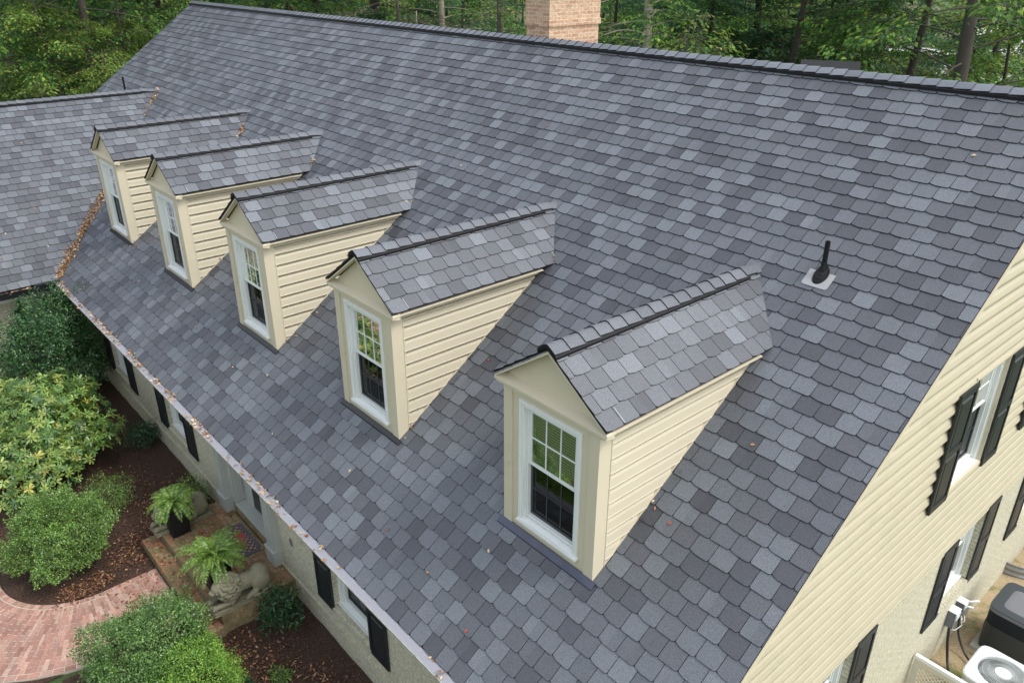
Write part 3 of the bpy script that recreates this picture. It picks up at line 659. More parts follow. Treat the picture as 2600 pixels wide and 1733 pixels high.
# ---- dormers
def dormer(i, x0):
    """all in world coordinates relative to the dormer's own origin (x0, 0, 0)"""
    d = MB()
    # front boards around the window opening (z 1.08..2.63, x +-.455)
    fz = YW*T-.01
    for s in (-1, 1):
        a, b = (s*WW, s*.56); d.box((a, YW, fz-.03), (b, YW+.06, ZE-.10))
        a, b = (s*.56, s*.452); d.box((a, YW+.018, fz-.03), (b, YW+.06, ZE-.10))
    d.box((-.452, YW+.018, fz-.03), (.452, YW+.06, 1.083)); d.box((-.452, YW+.018, 2.627), (.452, YW+.06, ZE-.10))
    d.box((-.56, YW+.006, 2.66), (.56, YW+.018, ZE-.10))
    # side corner boards, friezes, channel along the roof
    for s in (-1, 1):
        X = s*WW
        q = [(X, YW+.06, fz-.03), (X, YW+.17, (YW+.17)*T-.03), (X, YW+.17, ZE-.005), (X, YW+.06, ZE-.005)]; q = q if s > 0 else q[::-1]
        d.prism(q, (s*.03, 0, 0))
        yb = (ZE-.13)/T
        q = [(X, YW+.17, ZE-.135), (X, yb, ZE-.135), (X, ZE/T, ZE-.005), (X, YW+.17, ZE-.005)]; q = q if s > 0 else q[::-1]
        d.prism(q, (s*.03, 0, 0))
        for zz, w_ in ((ZE-.155, .014), (ZE-.185, .008)):
            q = [(X+s*.004, YW+.17, zz-w_), (X+s*.004, (zz-w_)/T, zz-w_), (X+s*.004, zz/T, zz), (X+s*.004, YW+.17, zz)]; q = q if s > 0 else q[::-1]; d.prism(q, (s*.03, 0, 0))
        q = [(X+s*.006, YW+.17, (YW+.17)*T), (X+s*.006, YW+.185, (YW+.185)*T), (X+s*.006, YW+.185, ZE-.17), (X+s*.006, YW+.17, ZE-.17)]; q = q if s > 0 else q[::-1]; d.prism(q, (s*.03, 0, 0))
        q = [(X+s*.008, YW+.17, (YW+.17)*T+.005), (X+s*.008, (ZE-.17)/T, ZE-.165), (X+s*.008, (ZE-.17)/T-.03, ZE-.165), (X+s*.008, YW+.17, (YW+.17)*T+.032)]; q = q if s > 0 else q[::-1]; d.prism(q, (s*.03, 0, 0))
    # tympanum + sloping ledge + rake boards
    d.prism([(-HW+.06, YW+.075, ZE-.03), (HW-.06, YW+.075, ZE-.03), (0, YW+.075, ZR-.05)], (0, -.03, 0))
    q = [(-HW+.005, YO+.005, ZE-.075), (-HW+.005, YO+.005, ZE-.05), (-HW+.005, YW+.075, ZE-.012), (-HW+.005, YW+.075, ZE-.10)]
    d.prism([tuple(p) for p in q], (-2*HW+.01, 0, 0))
    d.prism([(-HW+.03, YO+.02, ZE-.1), (-HW+.03, YO+.02, ZE-.075), (-HW+.03, YW+.01, ZE-.075), (-HW+.03, YW+.01, ZE-.1)], (-2*HW+.06, 0, 0))
    for s in (-1, 1):   # rake soffit/fascia under the slope
        q = [(s*HW, YO+.01, ZE-.055), (s*HW, YO+.01, ZE-.035), (0, YO+.01, ZR-.035), (0, YO+.01, ZR-.06)]; q = q if s < 0 else q[::-1]
        d.prism(q[::-1], (0, -.085, 0))
        q = [(s*HW, YO+.095, ZE-.05), (s*(WW-.01), YO+.095, ZE-.05), (s*(WW-.01), YO+.095, ZE-.02), (s*HW, YO+.095, ZE-.04)]; q = q if s > 0 else q[::-1]
        d.prism(q, (0, -(ZE/T-YO-.28), 0))
    do = d.build('dormer', 'cream', house)
    do.location = (x0, 0, -GZ)
    for s in (-1, 1):
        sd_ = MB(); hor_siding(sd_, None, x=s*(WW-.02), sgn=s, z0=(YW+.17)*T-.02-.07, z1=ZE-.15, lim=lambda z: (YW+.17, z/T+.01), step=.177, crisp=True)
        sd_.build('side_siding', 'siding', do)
        # slopes
        hc = math.hypot(HW, ZR-ZE); vv = Vector((-s*HW, 0, ZR-ZE))/hc
        yr = ZR/T+.02; ye = ZE/T+.02
        def extra(mb, P, s=s):   # thin metal mark near the front lower corner
            uu = .25 if s > 0 else 99
            if s > 0 and i != 4: mb.face([P(.245, .012, .018), P(.255, .012, .018), P(.255, .19-.02*i, .010), P(.245, .19-.02*i, .010)], 3)
        if s > 0: shingles('dormer_roof', (s*HW, YO, ZE), (0, 1, 0), vv, [(0, 0), (ye-YO, 0), (yr-YO, hc), (0, hc)], do, seed=30+i, tone=1.04, extra=extra)  # tab colours slightly lighter on this slope
        else: shingles('dormer_roof', (s*HW, yr, ZE), (0, -1, 0), vv, [(yr-ye, 0), (yr-YO, 0), (yr-YO, hc), (0, hc)], do, seed=50+i)
    ridge((0, YO-.012, ZR+.008), (0, ZR/T+.03, ZR+.008), None, None, do, .9, seed=70+i, half=.142, lift=.024)
    fl = MB(); fw = .055 if i == 0 else .042
    fl.prism([(-WW-.06, YW-fw, (YW-fw)*T+.02), (WW+.05, YW-fw, (YW-fw)*T+.02), (WW+.05, YW-.002, YW*T+.045), (-WW-.06, YW-.002, YW*T+.045)], (0, 0, .006)); fl.box((-WW-.06, YW-fw-.007, (YW-fw)*T+.0), (WW+.05, YW-fw+.001, (YW-fw)*T+.018))
    fl.build('flashing', 'flash' if i == 0 else 'black', do)
    fl = MB()   # step flashing strip beside the walls
    for s in (-1, 1):
        fl.face([(s*(WW+.003), YW, YW*T+.05), (s*(WW+.003), ZE/T-.1, (ZE/T-.1)*T+.05), (s*(WW+.003), ZE/T-.1, (ZE/T-.1)*T-.01), (s*(WW+.003), YW, YW*T-.01)])
    wf = window_unit(do, .905, 1.55, name='window_frame', blinds=True if i == 0 else (1 if i in (1, 2) else False), meet=.51)
    wf.location = (0, YW+.02, 1.08)
    return do
for i, x in enumerate(DX): dormer(i, x)
# ---- chimney
mb = MB(); cx0, cx1, cy0, cy1 = -10.08, -9.43, 7.92, 9.3
mb.box((cx0, cy0, 3.6), (cx1, cy1, 5.50)); mb.box((cx0-.03, cy0-.03, 5.50), (cx1+.03, cy1+.03, 5.61)); mb.box((cx0-.015, cy0-.015, 5.61), (cx1+.015, cy1+.015, 6.0)); mb.box((cx0-.04, cy0-.04, 6.0), (cx1+.04, cy1+.04, 6.14)); mb.box((cx0-.07, cy0-.07, 6.14), (cx1+.07, cy1+.07, 6.28))
ch = mb.build('chimney', 'chimney', house)
# ---- plumbing vents
def vent(x, y, s=1.0, plate=True, label=None):
    z = y*T; o = empty('vent_pipe', (x, y, z-GZ)); o.parent = house; setp(o, label=label)
    p = MB(); segs = 20
    pp = [(0, 0, 0), (0, .0, .41*s)]; p.tube(pp, .029, 16, cap=False); p.tube(pp, .024, 16, cap=False)
    k = len(p.v)-16; 
    for j in range(16):
        j2 = (j+1) % 16; p.face([p.v[16+j], p.v[16+j2], p.v[k+j2], p.v[k+j]])
    p.face([(.0245*math.cos(a), .0245*math.sin(a), .36*s) for a in np.linspace(0, 2*math.pi, 17)[:-1]])
    p.build('pipe', 'vent', o, smooth=False)
    if plate:
        b = MB()
        for (r0, r1, h0, h1, o0, o1) in ((.108, .100, 0.015, .040, -.03, -.027), (.090, .082, .038, .062, -.024, -.020), (.072, .060, .060, .080, -.014, -.010), (.048, .036, .078, .125, -.004, 0), (.041, .041, .12, .135, 0, 0), (.036, .034, .135, .14, 0, 0)):
            nrm = lambda a, r, h, of: Vector((r*.8*math.cos(a), (r*math.sin(a)+of), (r*math.sin(a)+of)*T*(1 if h < .09 else .0) + h*1.15))
            A = [nrm(a, r0, h0, o0) for a in np.linspace(0, 2*math.pi, 25)[:-1]]; B = [nrm(a, r1, h1, o1) for a in np.linspace(0, 2*math.pi, 25)[:-1]]
            for j in range(24): b.face([A[j], A[(j+1) % 24], B[(j+1) % 24], B[j]])
            b.face(B)
        b.build('rubber_boot', 'vent', o)
        q = [(.16, .045), (-.16, .045)]
        for (cx_, cy_, a0) in ((-.125, -.145, 180), (.125, -.145, -90)):
            for a in (0, 30, 60, 90): q.append((cx_+.035*math.cos(R(a0+a)), cy_+.035*math.sin(R(a0+a))))
        f = MB(); f.prism([(x_, y_*cs-.02, (y_*cs-.02)*T+.026) for x_, y_ in q], (0, 0, .003)); f.build('base_flashing', 'galv', o)
    return o
vent(-1.64, 4.88, label='black vent pipe with rubber boot and silver base plate right of the nearest dormer')
vent(-24.2, 4.27, .95, False, label='thin black vent pipe rising behind the ridge of the low wing')
# the top of the boot flange is tucked under the shingles above it

# ------------------------------------------------------------ porch
mb = MB(); mb.box((-10.0, -1.06, -2.75), (-7.14, -.78, -2.40)); mb.box((-9.95, -.78, -2.75), (-7.18, FY-.032, -2.22))
po = MB()
porch = empty('brick_steps', (-8.57, -.3, GZ), label='mossy red brick porch and steps at the front door', cat='steps')
def ploc(o): o.location = (8.57, .3, -GZ); return o
def pbox(name, a, b, top, side):
    q = MB(); q.box(a, b, 1); 
    for i_, f in enumerate(q.f):
        if i_ == 1: q.mi[i_] = 0
    return ploc(q.build(name, [top, side], porch, bevel=.006))
pbox('step', (-10.0, -1.06, -2.75), (-7.14, -.79, -2.40), 'porchbrick', 'porchside')
pbox('landing', (-9.95, -.79, -2.75), (-7.18, FY-.032, -2.22), 'porchbrick', 'porchside')
# doormat
mat = MB(); mx0, mx1, my0, my1 = -9.09, -8.19, -.03, .36
mat.box((mx0, my0, -2.219), (mx1, my1, -2.207)); 
dm = empty('doormat', (-8.64, .165, -2.219), label='dark doormat with woven lattice pattern before the front door', cat='doormat')
bo = mat.build('border', 'matborder', dm); bo.location = (8.64, -.165, 2.219)
def latt():
    m, n, b = newmat('doormat_lattice'); tc = N(n, 'ShaderNodeTexCoord'); mp = N(n, 'ShaderNodeMapping'); mp.inputs['Rotation'].default_value = (0, 0, R(45)); mp.inputs['Scale'].default_value = (14, 14, 14)
    L(n, tc.outputs['Object'], mp.inputs[0]); br = N(n, 'ShaderNodeTexBrick', offset=0, inp={'Scale': 1, 'Mortar Size': .14, 'Brick Width': 1, 'Row Height': 1}); br.inputs[1].default_value = (.34, .22, .18, 1); br.inputs[2].default_value = (.26, .17, .15, 1); br.inputs[3].default_value = (.03, .025, .03, 1); L(n, mp.outputs[0], br.inputs[0])
    L(n, br.outputs[0], b.inputs['Base Color']); b.inputs['Roughness'].default_value = .95; return m
q = MB(); q.face([(mx0+.07, my0+.06, -2.203), (mx1-.07, my0+.06, -2.203), (mx1-.07, my1-.06, -2.203), (mx0+.07, my1-.06, -2.203)]); o = q.build('woven_centre', [latt()], dm); o.location = bo.location
q = MB()
for (cx_, cy_, rx_, ry_, c) in ((-8.72, .2, .14, .07, 0), (-8.52, .13, .12, .06, 1)):
    q.face([(cx_+rx_*math.cos(a), cy_+ry_*math.sin(a), -2.200+.0006*c) for a in np.linspace(0, 2*math.pi, 20)[:-1]], 0, (.30, .07, .06) if c == 0 else (.26, .14, .07))
o = q.build('oval_motif', 'pathbrick', dm); o.location = bo.location

# ------------------------------------------------------------ leaf helpers (numpy)
def mk_leaves(name, P, Dv, Nv, ln, wd, tint, mat, parent=None, fold=.12, smooth=False, six=False, **k):
    """one mesh of many leaves. P base points, Dv direction, Nv leaf normal, ln/wd arrays, tint Nx3"""
    n = len(P); Dv = Dv/np.linalg.norm(Dv, axis=1)[:, None]; S = np.cross(Dv, Nv); S /= np.maximum(np.linalg.norm(S, axis=1), 1e-6)[:, None]; Nn = np.cross(S, Dv)
    ln = np.broadcast_to(ln, (n,))[:, None]; wd = np.broadcast_to(wd, (n,))[:, None]
    if six:
        q8 = lambda f, h, sg: P+Dv*ln*f+S*wd*h*sg-Nn*ln*.13*f*f+Nn*wd*.10
        V = np.stack([P, q8(.28, .34, 1), q8(.6, .5, 1), q8(.87, .34, 1), P+Dv*ln-Nn*ln*.13, q8(.87, .34, -1), q8(.6, .5, -1), q8(.28, .34, -1)], 1)
        nv = 8
    else:
        V = np.stack([P, P+Dv*ln*.5+S*wd*.5+Nn*wd*fold, P+Dv*ln-Nn*ln*.08, P+Dv*ln*.5-S*wd*.5+Nn*wd*fold], 1); nv = 4
    me = bpy.data.meshes.new(name); me.vertices.add(n*nv); me.vertices.foreach_set('co', V.astype(np.float32).ravel())
    me.loops.add(n*nv); me.loops.foreach_set('vertex_index', np.arange(n*nv, dtype=np.int32))
    me.polygons.add(n); me.polygons.foreach_set('loop_start', np.arange(0, n*nv, nv, dtype=np.int32)); me.polygons.foreach_set('loop_total', np.full(n, nv, dtype=np.int32))
    me.update(calc_edges=True)
    at = me.attributes.new('tint', 'FLOAT_COLOR', 'FACE'); c = np.ones((n, 4), np.float32); c[:, :3] = tint; at.data.foreach_set('color', c.ravel())
    me.materials.append(M[mat] if isinstance(mat, str) else mat)
    return me if parent is False else link(name, me, parent, **k)
def rnd(n, *a): return rng.uniform(*a, n)
def unit(n):
    v = rng.normal(size=(n, 3)); return v/np.linalg.norm(v, axis=1)[:, None]
def mixcol(n, cols, wts, jit=.18):
    c = np.array(cols)[rng.choice(len(cols), n, p=np.array(wts)/sum(wts))]; return c*rng.uniform(1-jit, 1+jit, (n, 1))*rng.uniform(.94, 1.06, (n, 3))
G_BOX = ([(.14, .26, .05), (.21, .35, .075), (.07, .15, .035), (.31, .45, .11)], [4, 3, 3, 1])
G_DARK = ([(.025, .085, .03), (.04, .12, .04), (.07, .17, .06), (.015, .05, .02)], [4, 3, 2, 2])
G_RHO = ([(.20, .33, .075), (.12, .23, .055), (.32, .42, .10), (.52, .46, .09), (.055, .13, .035)], [5, 4, 4, .45, 2.5])
G_LIME = ([(.23, .42, .05), (.17, .34, .045), (.33, .52, .08), (.10, .24, .04)], [4, 4, 2, 2])
G_GREY = ([(.14, .27, .065), (.09, .19, .045), (.24, .38, .11), (.05, .12, .03)], [4, 4, 3, 2])
G_HOL = ([(.035, .11, .035), (.06, .16, .05), (.11, .23, .08), (.02, .06, .025), (.19, .31, .11)], [4, 3, 3, 2, 1.2])
def lump(d, seed, amp=.22, f=1.6, f2=4.2):
    return np.array([1+amp*mnoise.noise(Vector((x*f+seed, y*f, z*f)))*1.6+amp*.6*mnoise.noise(Vector((x*f2, y*f2+seed, z*f2))) for x, y, z in d])
def bush(name, x, y, r, h, n, lsize, pal, seed, label, cat='bush', whorl=0, z=GZ, asp=.45, sq=(1, 1), amp=.22, depth=.34, upb=.75, f2=4.2, spikes=0, group=None):
    """shrub: leaves crowd the outer third of an uneven volume, with gaps; twigs inside"""
    global rng; rng = np.random.default_rng(seed)
    root = empty(name, (x, y, z), label=label, cat=cat, group=group)
    nc = n//(whorl or 1)
    d = unit(nc); d[:, 2] = np.abs(d[:, 2])*1.15-.25; d /= np.linalg.norm(d, axis=1)[:, None]
    rr = lump(d, seed, amp, f2=f2)*(1-depth*rng.beta(1, 2.2, nc))
    # tufts: pull towards random tuft centres for clumping
    tuft = np.array([mnoise.noise(Vector(tuple(q*6.5))+Vector((seed, 0, 0))) for q in d]); rr *= 1+.16*tuft
    C = d*rr[:, None]*np.array([r*sq[0], r*sq[1], h*.62])+np.array([0, 0, h*.40])
    C[:, 2] = np.maximum(C[:, 2], .03)
    if spikes:
        for s_ in range(spikes):
            dd = unit(1)[0]; dd[2] = abs(dd[2])+.8; dd /= np.linalg.norm(dd); b = dd*np.array([r, r, h*.62])*.9+np.array([0, 0, h*.4]); m_ = nc//60
            up = np.array([dd[0]*.35, dd[1]*.35, 1.]); C = np.vstack([C, b+np.linspace(0, rng.uniform(.15, .38), m_)[:, None]*up+rng.normal(0, .015, (m_, 3))]); d = np.vstack([d, np.tile(dd, (m_, 1))])
    nc = len(C)
    if whorl:
        ax = d*.7+np.array([0, 0, 1.])*.5+.55*unit(nc); ax /= np.linalg.norm(ax, axis=1)[:, None]
        a = np.cross(ax, unit(nc)); a /= np.linalg.norm(a, axis=1)[:, None]; b = np.cross(ax, a)
        P = []; Dv = []; Nv = []
        for k in range(whorl):
            an = 2*math.pi*k/whorl+rng.uniform(-.2, .2, nc)[:, None]; dr = a*np.cos(an)+b*np.sin(an); tilt = rng.uniform(-.35, .75, (nc, 1)); P.append(C+dr*lsize*.08); Dv.append(dr+ax*tilt); Nv.append(ax-dr*tilt)
        P, Dv, Nv = map(np.vstack, (P, Dv, Nv)); base = mixcol(nc, *pal); tint = np.vstack([base*rng.uniform(.85, 1.15, (nc, 1)) for _ in range(whorl)])
    else:
        P = C; Dv = d*.6+unit(nc)*.9; Nv = unit(nc)*.7+np.array([0, 0, 1.])*upb+d*.5; tint = mixcol(nc, *pal)
        cl = np.array([mnoise.noise(Vector(tuple(q*3.2))+Vector((0, seed, 0))) for q in d]); tint = tint*(1+.38*cl[:, None])
    m_ = len(P); ls = lsize*rng.uniform(.65, 1.2, m_)
    mk_leaves('foliage', P, Dv, Nv, ls, ls*asp, tint, 'leaf', root, six=lsize > .03)
    st = MB(); random.seed(seed)
    for k in range(26):
        a = random.uniform(0, 6.28); el = random.uniform(.35, 1.4); q = Vector((math.cos(a)*math.cos(el)*r*.8*sq[0], math.sin(a)*math.cos(el)*r*.8*sq[1], h*.35+math.sin(el)*h*.5))
        m1 = q*.5+Vector((random.uniform(-.05, .05), random.uniform(-.05, .05), .04)); st.tube([(random.uniform(-.06, .06), random.uniform(-.06, .06), -.05), m1, q], [.016, .010, .004], 5)
    st.build('stems', 'stem', root)
    return root
bush('boxwood_bush', -10.45, -2.18, .74, 1.25, 36000, .031, G_BOX, 1, 'big rounded bright green box bush in the curve of the brick walkway', asp=.55, amp=.32, f2=5.5)
bush('small_leaf_bush', -11.55, -1.2, .52, .62, 5200, .028, G_BOX, 2, 'low straggly yellow green bush behind the big rounded box bush', asp=.55, amp=.35, depth=.6)
bush('box_bush', -6.9, -1.92, .84, 1.3, 38000, .031, G_GREY, 3, 'grey green rounded box bush at the bottom right of the walkway', asp=.55, amp=.28, f2=5.5)
bush('box_bush', -6.02, -1.72, .68, 1.02, 24000, .029, G_LIME, 4, 'lime green box bush right of the grey green one at the photo bottom edge', asp=.55, amp=.26)
bush('nandina_bush', -6.77, -.05, .33, .68, 1500, .075, G_DARK, 5, 'small dark upright bush beside the right lion against the house wall', asp=.26, amp=.3, depth=.8, upb=.3)
bush('holly_bush', -16.35, -.62, 1.12, 2.45, 27000, .062, G_HOL, 6, 'tall dark holly bush in the corner under the black gutter', asp=.42, amp=.38, spikes=9, f2=5, depth=.5)
bush('rhododendron_bush', -13.5, -1.75, 1.42, 1.95, 19000, .10, G_RHO, 7, 'wide rhododendron with yellowing leaf rosettes left of the house wall', whorl=7, asp=.36, amp=.30, depth=.6)
bush('small_azalea_bush', -13.35, .12, .36, .5, 1400, .05, G_DARK, 8, 'small sparse dark bush on the mulch under the shuttered window', asp=.4, amp=.4, depth=.8)
bush('leafy_shrub', -10.55, .05, .36, .62, 1800, .035, G_BOX, 9, 'yellow green twiggy shrub behind the left stone lion', asp=.5, amp=.4, depth=.7)
random.seed(9)
for k, (x, y, r_, h_) in enumerate([(-5.45, -.75, .2, .16), (-5.05, -.45, .17, .22), (-5.85, -.55, .16, .15), (-4.75, -.15, .18, .2), (-5.6, -1.25, .22, .2), (-6.05, -1.0, .14, .12), (-5.2, -1.1, .2, .16)]):
    bush('groundcover_plant', x, y, r_, h_, 500, .04, G_DARK if k % 2 else G_BOX, 20+k, 'low green plant on the mulch, number %s from the house wall' % k if 0 else ['dark low plant left of the lowest front window shutter', 'pale green low plant nearest the bottom photo edge', 'dark low plant right of the nandina bush', 'small pale plant tight against the house wall', 'dark low plant beside the lime green bush', 'tiny pale sprout between the lime bush and the nandina', 'dark low plant at the lower edge of the leafy mulch'][k], cat='plant', asp=.4, amp=.4, depth=.8, group='low plants scattered on the mulch by the house wall')
# reddish seed spikes in the rhododendron
# ------------------------------------------------------------ ferns in planters
def fern(x, y, label, seed, nf=64, zc=-2.22, r_=.52, drop=1.0):
    global rng; rng = np.random.default_rng(seed)
    root = empty('potted_fern', (x, y, zc), label=label, cat='potted plant', group='ferns in black planters on the porch')
    p = MB(); H = .60; b, t = .14, .185
    def fr(b0, z0, t0, z1, mi=0):
        A = [(-b0, -b0, z0), (b0, -b0, z0), (b0, b0, z0), (-b0, b0, z0)]; B = [(-t0, -t0, z1), (t0, -t0, z1), (t0, t0, z1), (-t0, t0, z1)]
        for i in range(4): p.face([A[i], A[(i+1) % 4], B[(i+1) % 4], B[i]])
        p.face(B); p.face(A[::-1])
    fr(b+.012, .001, b+.012, .03); fr(b+.004, .03, t, H-.04); fr(t+.015, H-.04, t+.015, H)
    for i in range(4):   # two raised panels per side
        rm = Matrix.Rotation(R(90*i), 4, 'Z')
        for z0, z1 in ((.08, .28), (.33, .52)):
            w0 = b+(t-b)*(z0/H); w1 = b+(t-b)*(z1/H)
            q = [(-w0*.6, -w0-.012, z0), (w0*.6, -w0-.012, z0), (w1*.6, -w1-.012, z1), (-w1*.6, -w1-.012, z1)]; p.prism([tuple(rm @ Vector(v)) for v in q], rm.to_3x3() @ Vector((0, -.012, 0)))
    p.build('planter', 'pot', root, bevel=.003)
    s = MB(); s.face([(-t, -t, H+.002), (t, -t, H+.002), (t, t, H+.002), (-t, t, H+.002)]); s.build('soil', 'soil', root)
    P = []; Dv = []; Nv = []; ls = []; rac = MB()
    for k in range(nf):
        a = k*2.39996+rng.uniform(-.3, .3); el = rng.uniform(.25, 1.25); lnn = rng.uniform(.75, 1.15)*r_*(1.25 if el < .8 else .95)
        hd = np.array([math.cos(a), math.sin(a), 0.]); pos = np.array([0, 0, H])+hd*rng.uniform(0, .07); ang = el+.25; pts = []; ns = 26
        for j in range(ns):
            st = lnn/ns; dr = hd*math.cos(ang)+np.array([0, 0, math.sin(ang)]); pos = pos+dr*st; ang -= (.055+.035*j/ns)*drop*1.15
            pts.append(pos.copy())
            if j < 3: continue
            side = np.cross(dr, [0, 0, 1.]); side /= np.linalg.norm(side)+1e-6; nn = np.cross(side, dr); tl = j/ns
            pl = .075*math.sin(math.pi*min(1, .18+tl*.86))**.8+.008
            for sg in (-1, 1):
                P.append(pos); Dv.append(side*sg+dr*.35-np.array([0, 0, .12])); Nv.append(nn+.12*rng.normal(size=3)); ls.append(pl*rng.uniform(.85, 1.1))
        rac.tube(pts[::3]+[pts[-1]], .0022, 4, cap=False)
    P, Dv, Nv, ls = map(np.array, (P, Dv, Nv, ls)); n = len(P)
    tint = mixcol(n, [(.22, .38, .06), (.15, .29, .05), (.32, .46, .10), (.08, .18, .035)], [4, 4, 3, 1.5])
    mk_leaves('fern_fronds', P, Dv, Nv, ls, .017, tint, 'leaf', root)
    rac.build('frond_stalks', [simple('fern_stalk', (.12, .16, .04), .6)], root)
    return root
fern(-9.58, -.53, 'fern in a black square planter, in front of the left stone lion', 31, 46, r_=.42, drop=1.05)
fern(-7.82, -.55, 'full bright fern in a black planter beside the right stone lion', 32, 60, r_=.50, drop=.85)
# ------------------------------------------------------------ stone lions
def lion(x, y, label, mirror=1, seed=0):
    root = empty('lion_statue', (x, y, -2.22), R(-90), label=label, cat='statue', group='pair of stone lions on the porch')
    bm = bmesh.new()
    def ell(c, r, rot=None, sub=3):
        m = Matrix.Translation(c) @ (rot or Matrix()) @ Matrix.Diagonal((r[0], r[1], r[2], 1)); bmesh.ops.create_icosphere(bm, subdivisions=sub, radius=1, matrix=m)
    def cap(a, b, r0, r1, n=7):
        a, b = Vector(a), Vector(b)
        for i in range(n):
            t = i/(n-1); r = r0+(r1-r0)*t; ell(a.lerp(b, t), (r, r, r), sub=2)
    # forward = +x
    ell((-.02, 0, .20), (.27, .105, .115)); ell((-.27, .0, .205), (.15, .125, .15)); ell((.16, 0, .225), (.15, .12, .14))
    for s in (-1, 1):
        ell((-.25, s*.095, .15), (.145, .07, .13)); cap((-.14, s*.125, .07), (-.02, s*.135, .05), .05, .035)     # haunch + hind foot
        cap((.16, s*.09, .15), (.22, s*.1, .07), .07, .055); cap((.2, s*.095, .06), (.43, s*.075, .05), .045, .036)  # foreleg
        ell((.45, s*.075, .05), (.05, .042, .038))
        for q in (-1, 0, 1): ell((.487, s*.075+q*.024, .043), (.02, .014, .02), sub=2)
        for q in (-1, 0, 1): ell((.015, s*.135+q*.02, .042), (.02, .012, .018), sub=2)
        ell((.315, s*.085, .33), (.022, .012, .026), sub=2)   # ear
    ell((.345, 0, .265), (.095, .085, .09)); ell((.425, 0, .235), (.052, .05, .042)); ell((.44, 0, .205), (.04, .036, .02)); ell((.465, 0, .25), (.018, .022, .014), sub=2)
    for s in (-1, 1): ell((.41, s*.038, .285), (.02, .016, .012), sub=2); ell((.385, s*.06, .245), (.03, .02, .03), sub=2)
    ell((.19, 0, .235), (.17, .145, .155)); ell((.26, 0, .20), (.13, .13, .13))
    random.seed(seed+3)
    for k in range(230):     # mane locks
        a = random.uniform(-2.5, 2.5); xx = random.uniform(.04, .37); rr = .150+.014*random.random()-abs(xx-.19)**2*2.2
        yy = math.sin(a)*rr; zz = .225+math.cos(a)*rr*1.08
        if zz < .1: continue
        ell((xx, yy, zz), (.032, .019, .024), Matrix.Rotation(random.uniform(-.8, .8), 4, 'Z') @ Matrix.Rotation(a*.4, 4, 'X'), sub=1)
    cap((-.40, .02*mirror, .10), (-.36, .13*mirror, .035), .022, .02); cap((-.36, .13*mirror, .035), (-.18, .17*mirror, .03), .02, .018); ell((-.13, .17*mirror, .035), (.05, .025, .022), sub=2)
    me = bpy.data.meshes.new('lion_body'); bm.to_mesh(me); bm.free()
    o = link('lion_body', me, root); rm = o.modifiers.new('r', 'REMESH'); rm.mode = 'VOXEL'; rm.voxel_size = .0075; rm.use_smooth_shade = True
    smo = o.modifiers.new('s', 'SMOOTH'); smo.iterations = 1; smo.factor = .5
    dg = bpy.context.evaluated_depsgraph_get(); ev = o.evaluated_get(dg); m2 = bpy.data.meshes.new_from_object(ev); o.modifiers.clear(); o.data = m2; m2.materials.clear(); m2.materials.append(M['concrete'])
    m2.polygons.foreach_set('use_smooth', [True]*len(m2.polygons)); o.location = (0, 0, .05); o.scale = (1.05, 1.22, 1.2)
    p = MB(); p.box((-.46, -.175, .001), (.53, .175, .03)); p.box((-.45, -.165, .03), (.52, .165, .06)); p.build('plinth', 'concrete', root, bevel=.006)
    return root
lion(-7.36, -.36, 'right stone lion lying on its plinth with curly mane', 1, 1)
lion(-9.80, -.36, 'left stone lion lying behind the black planter, only rump and paws in view', -1, 2)

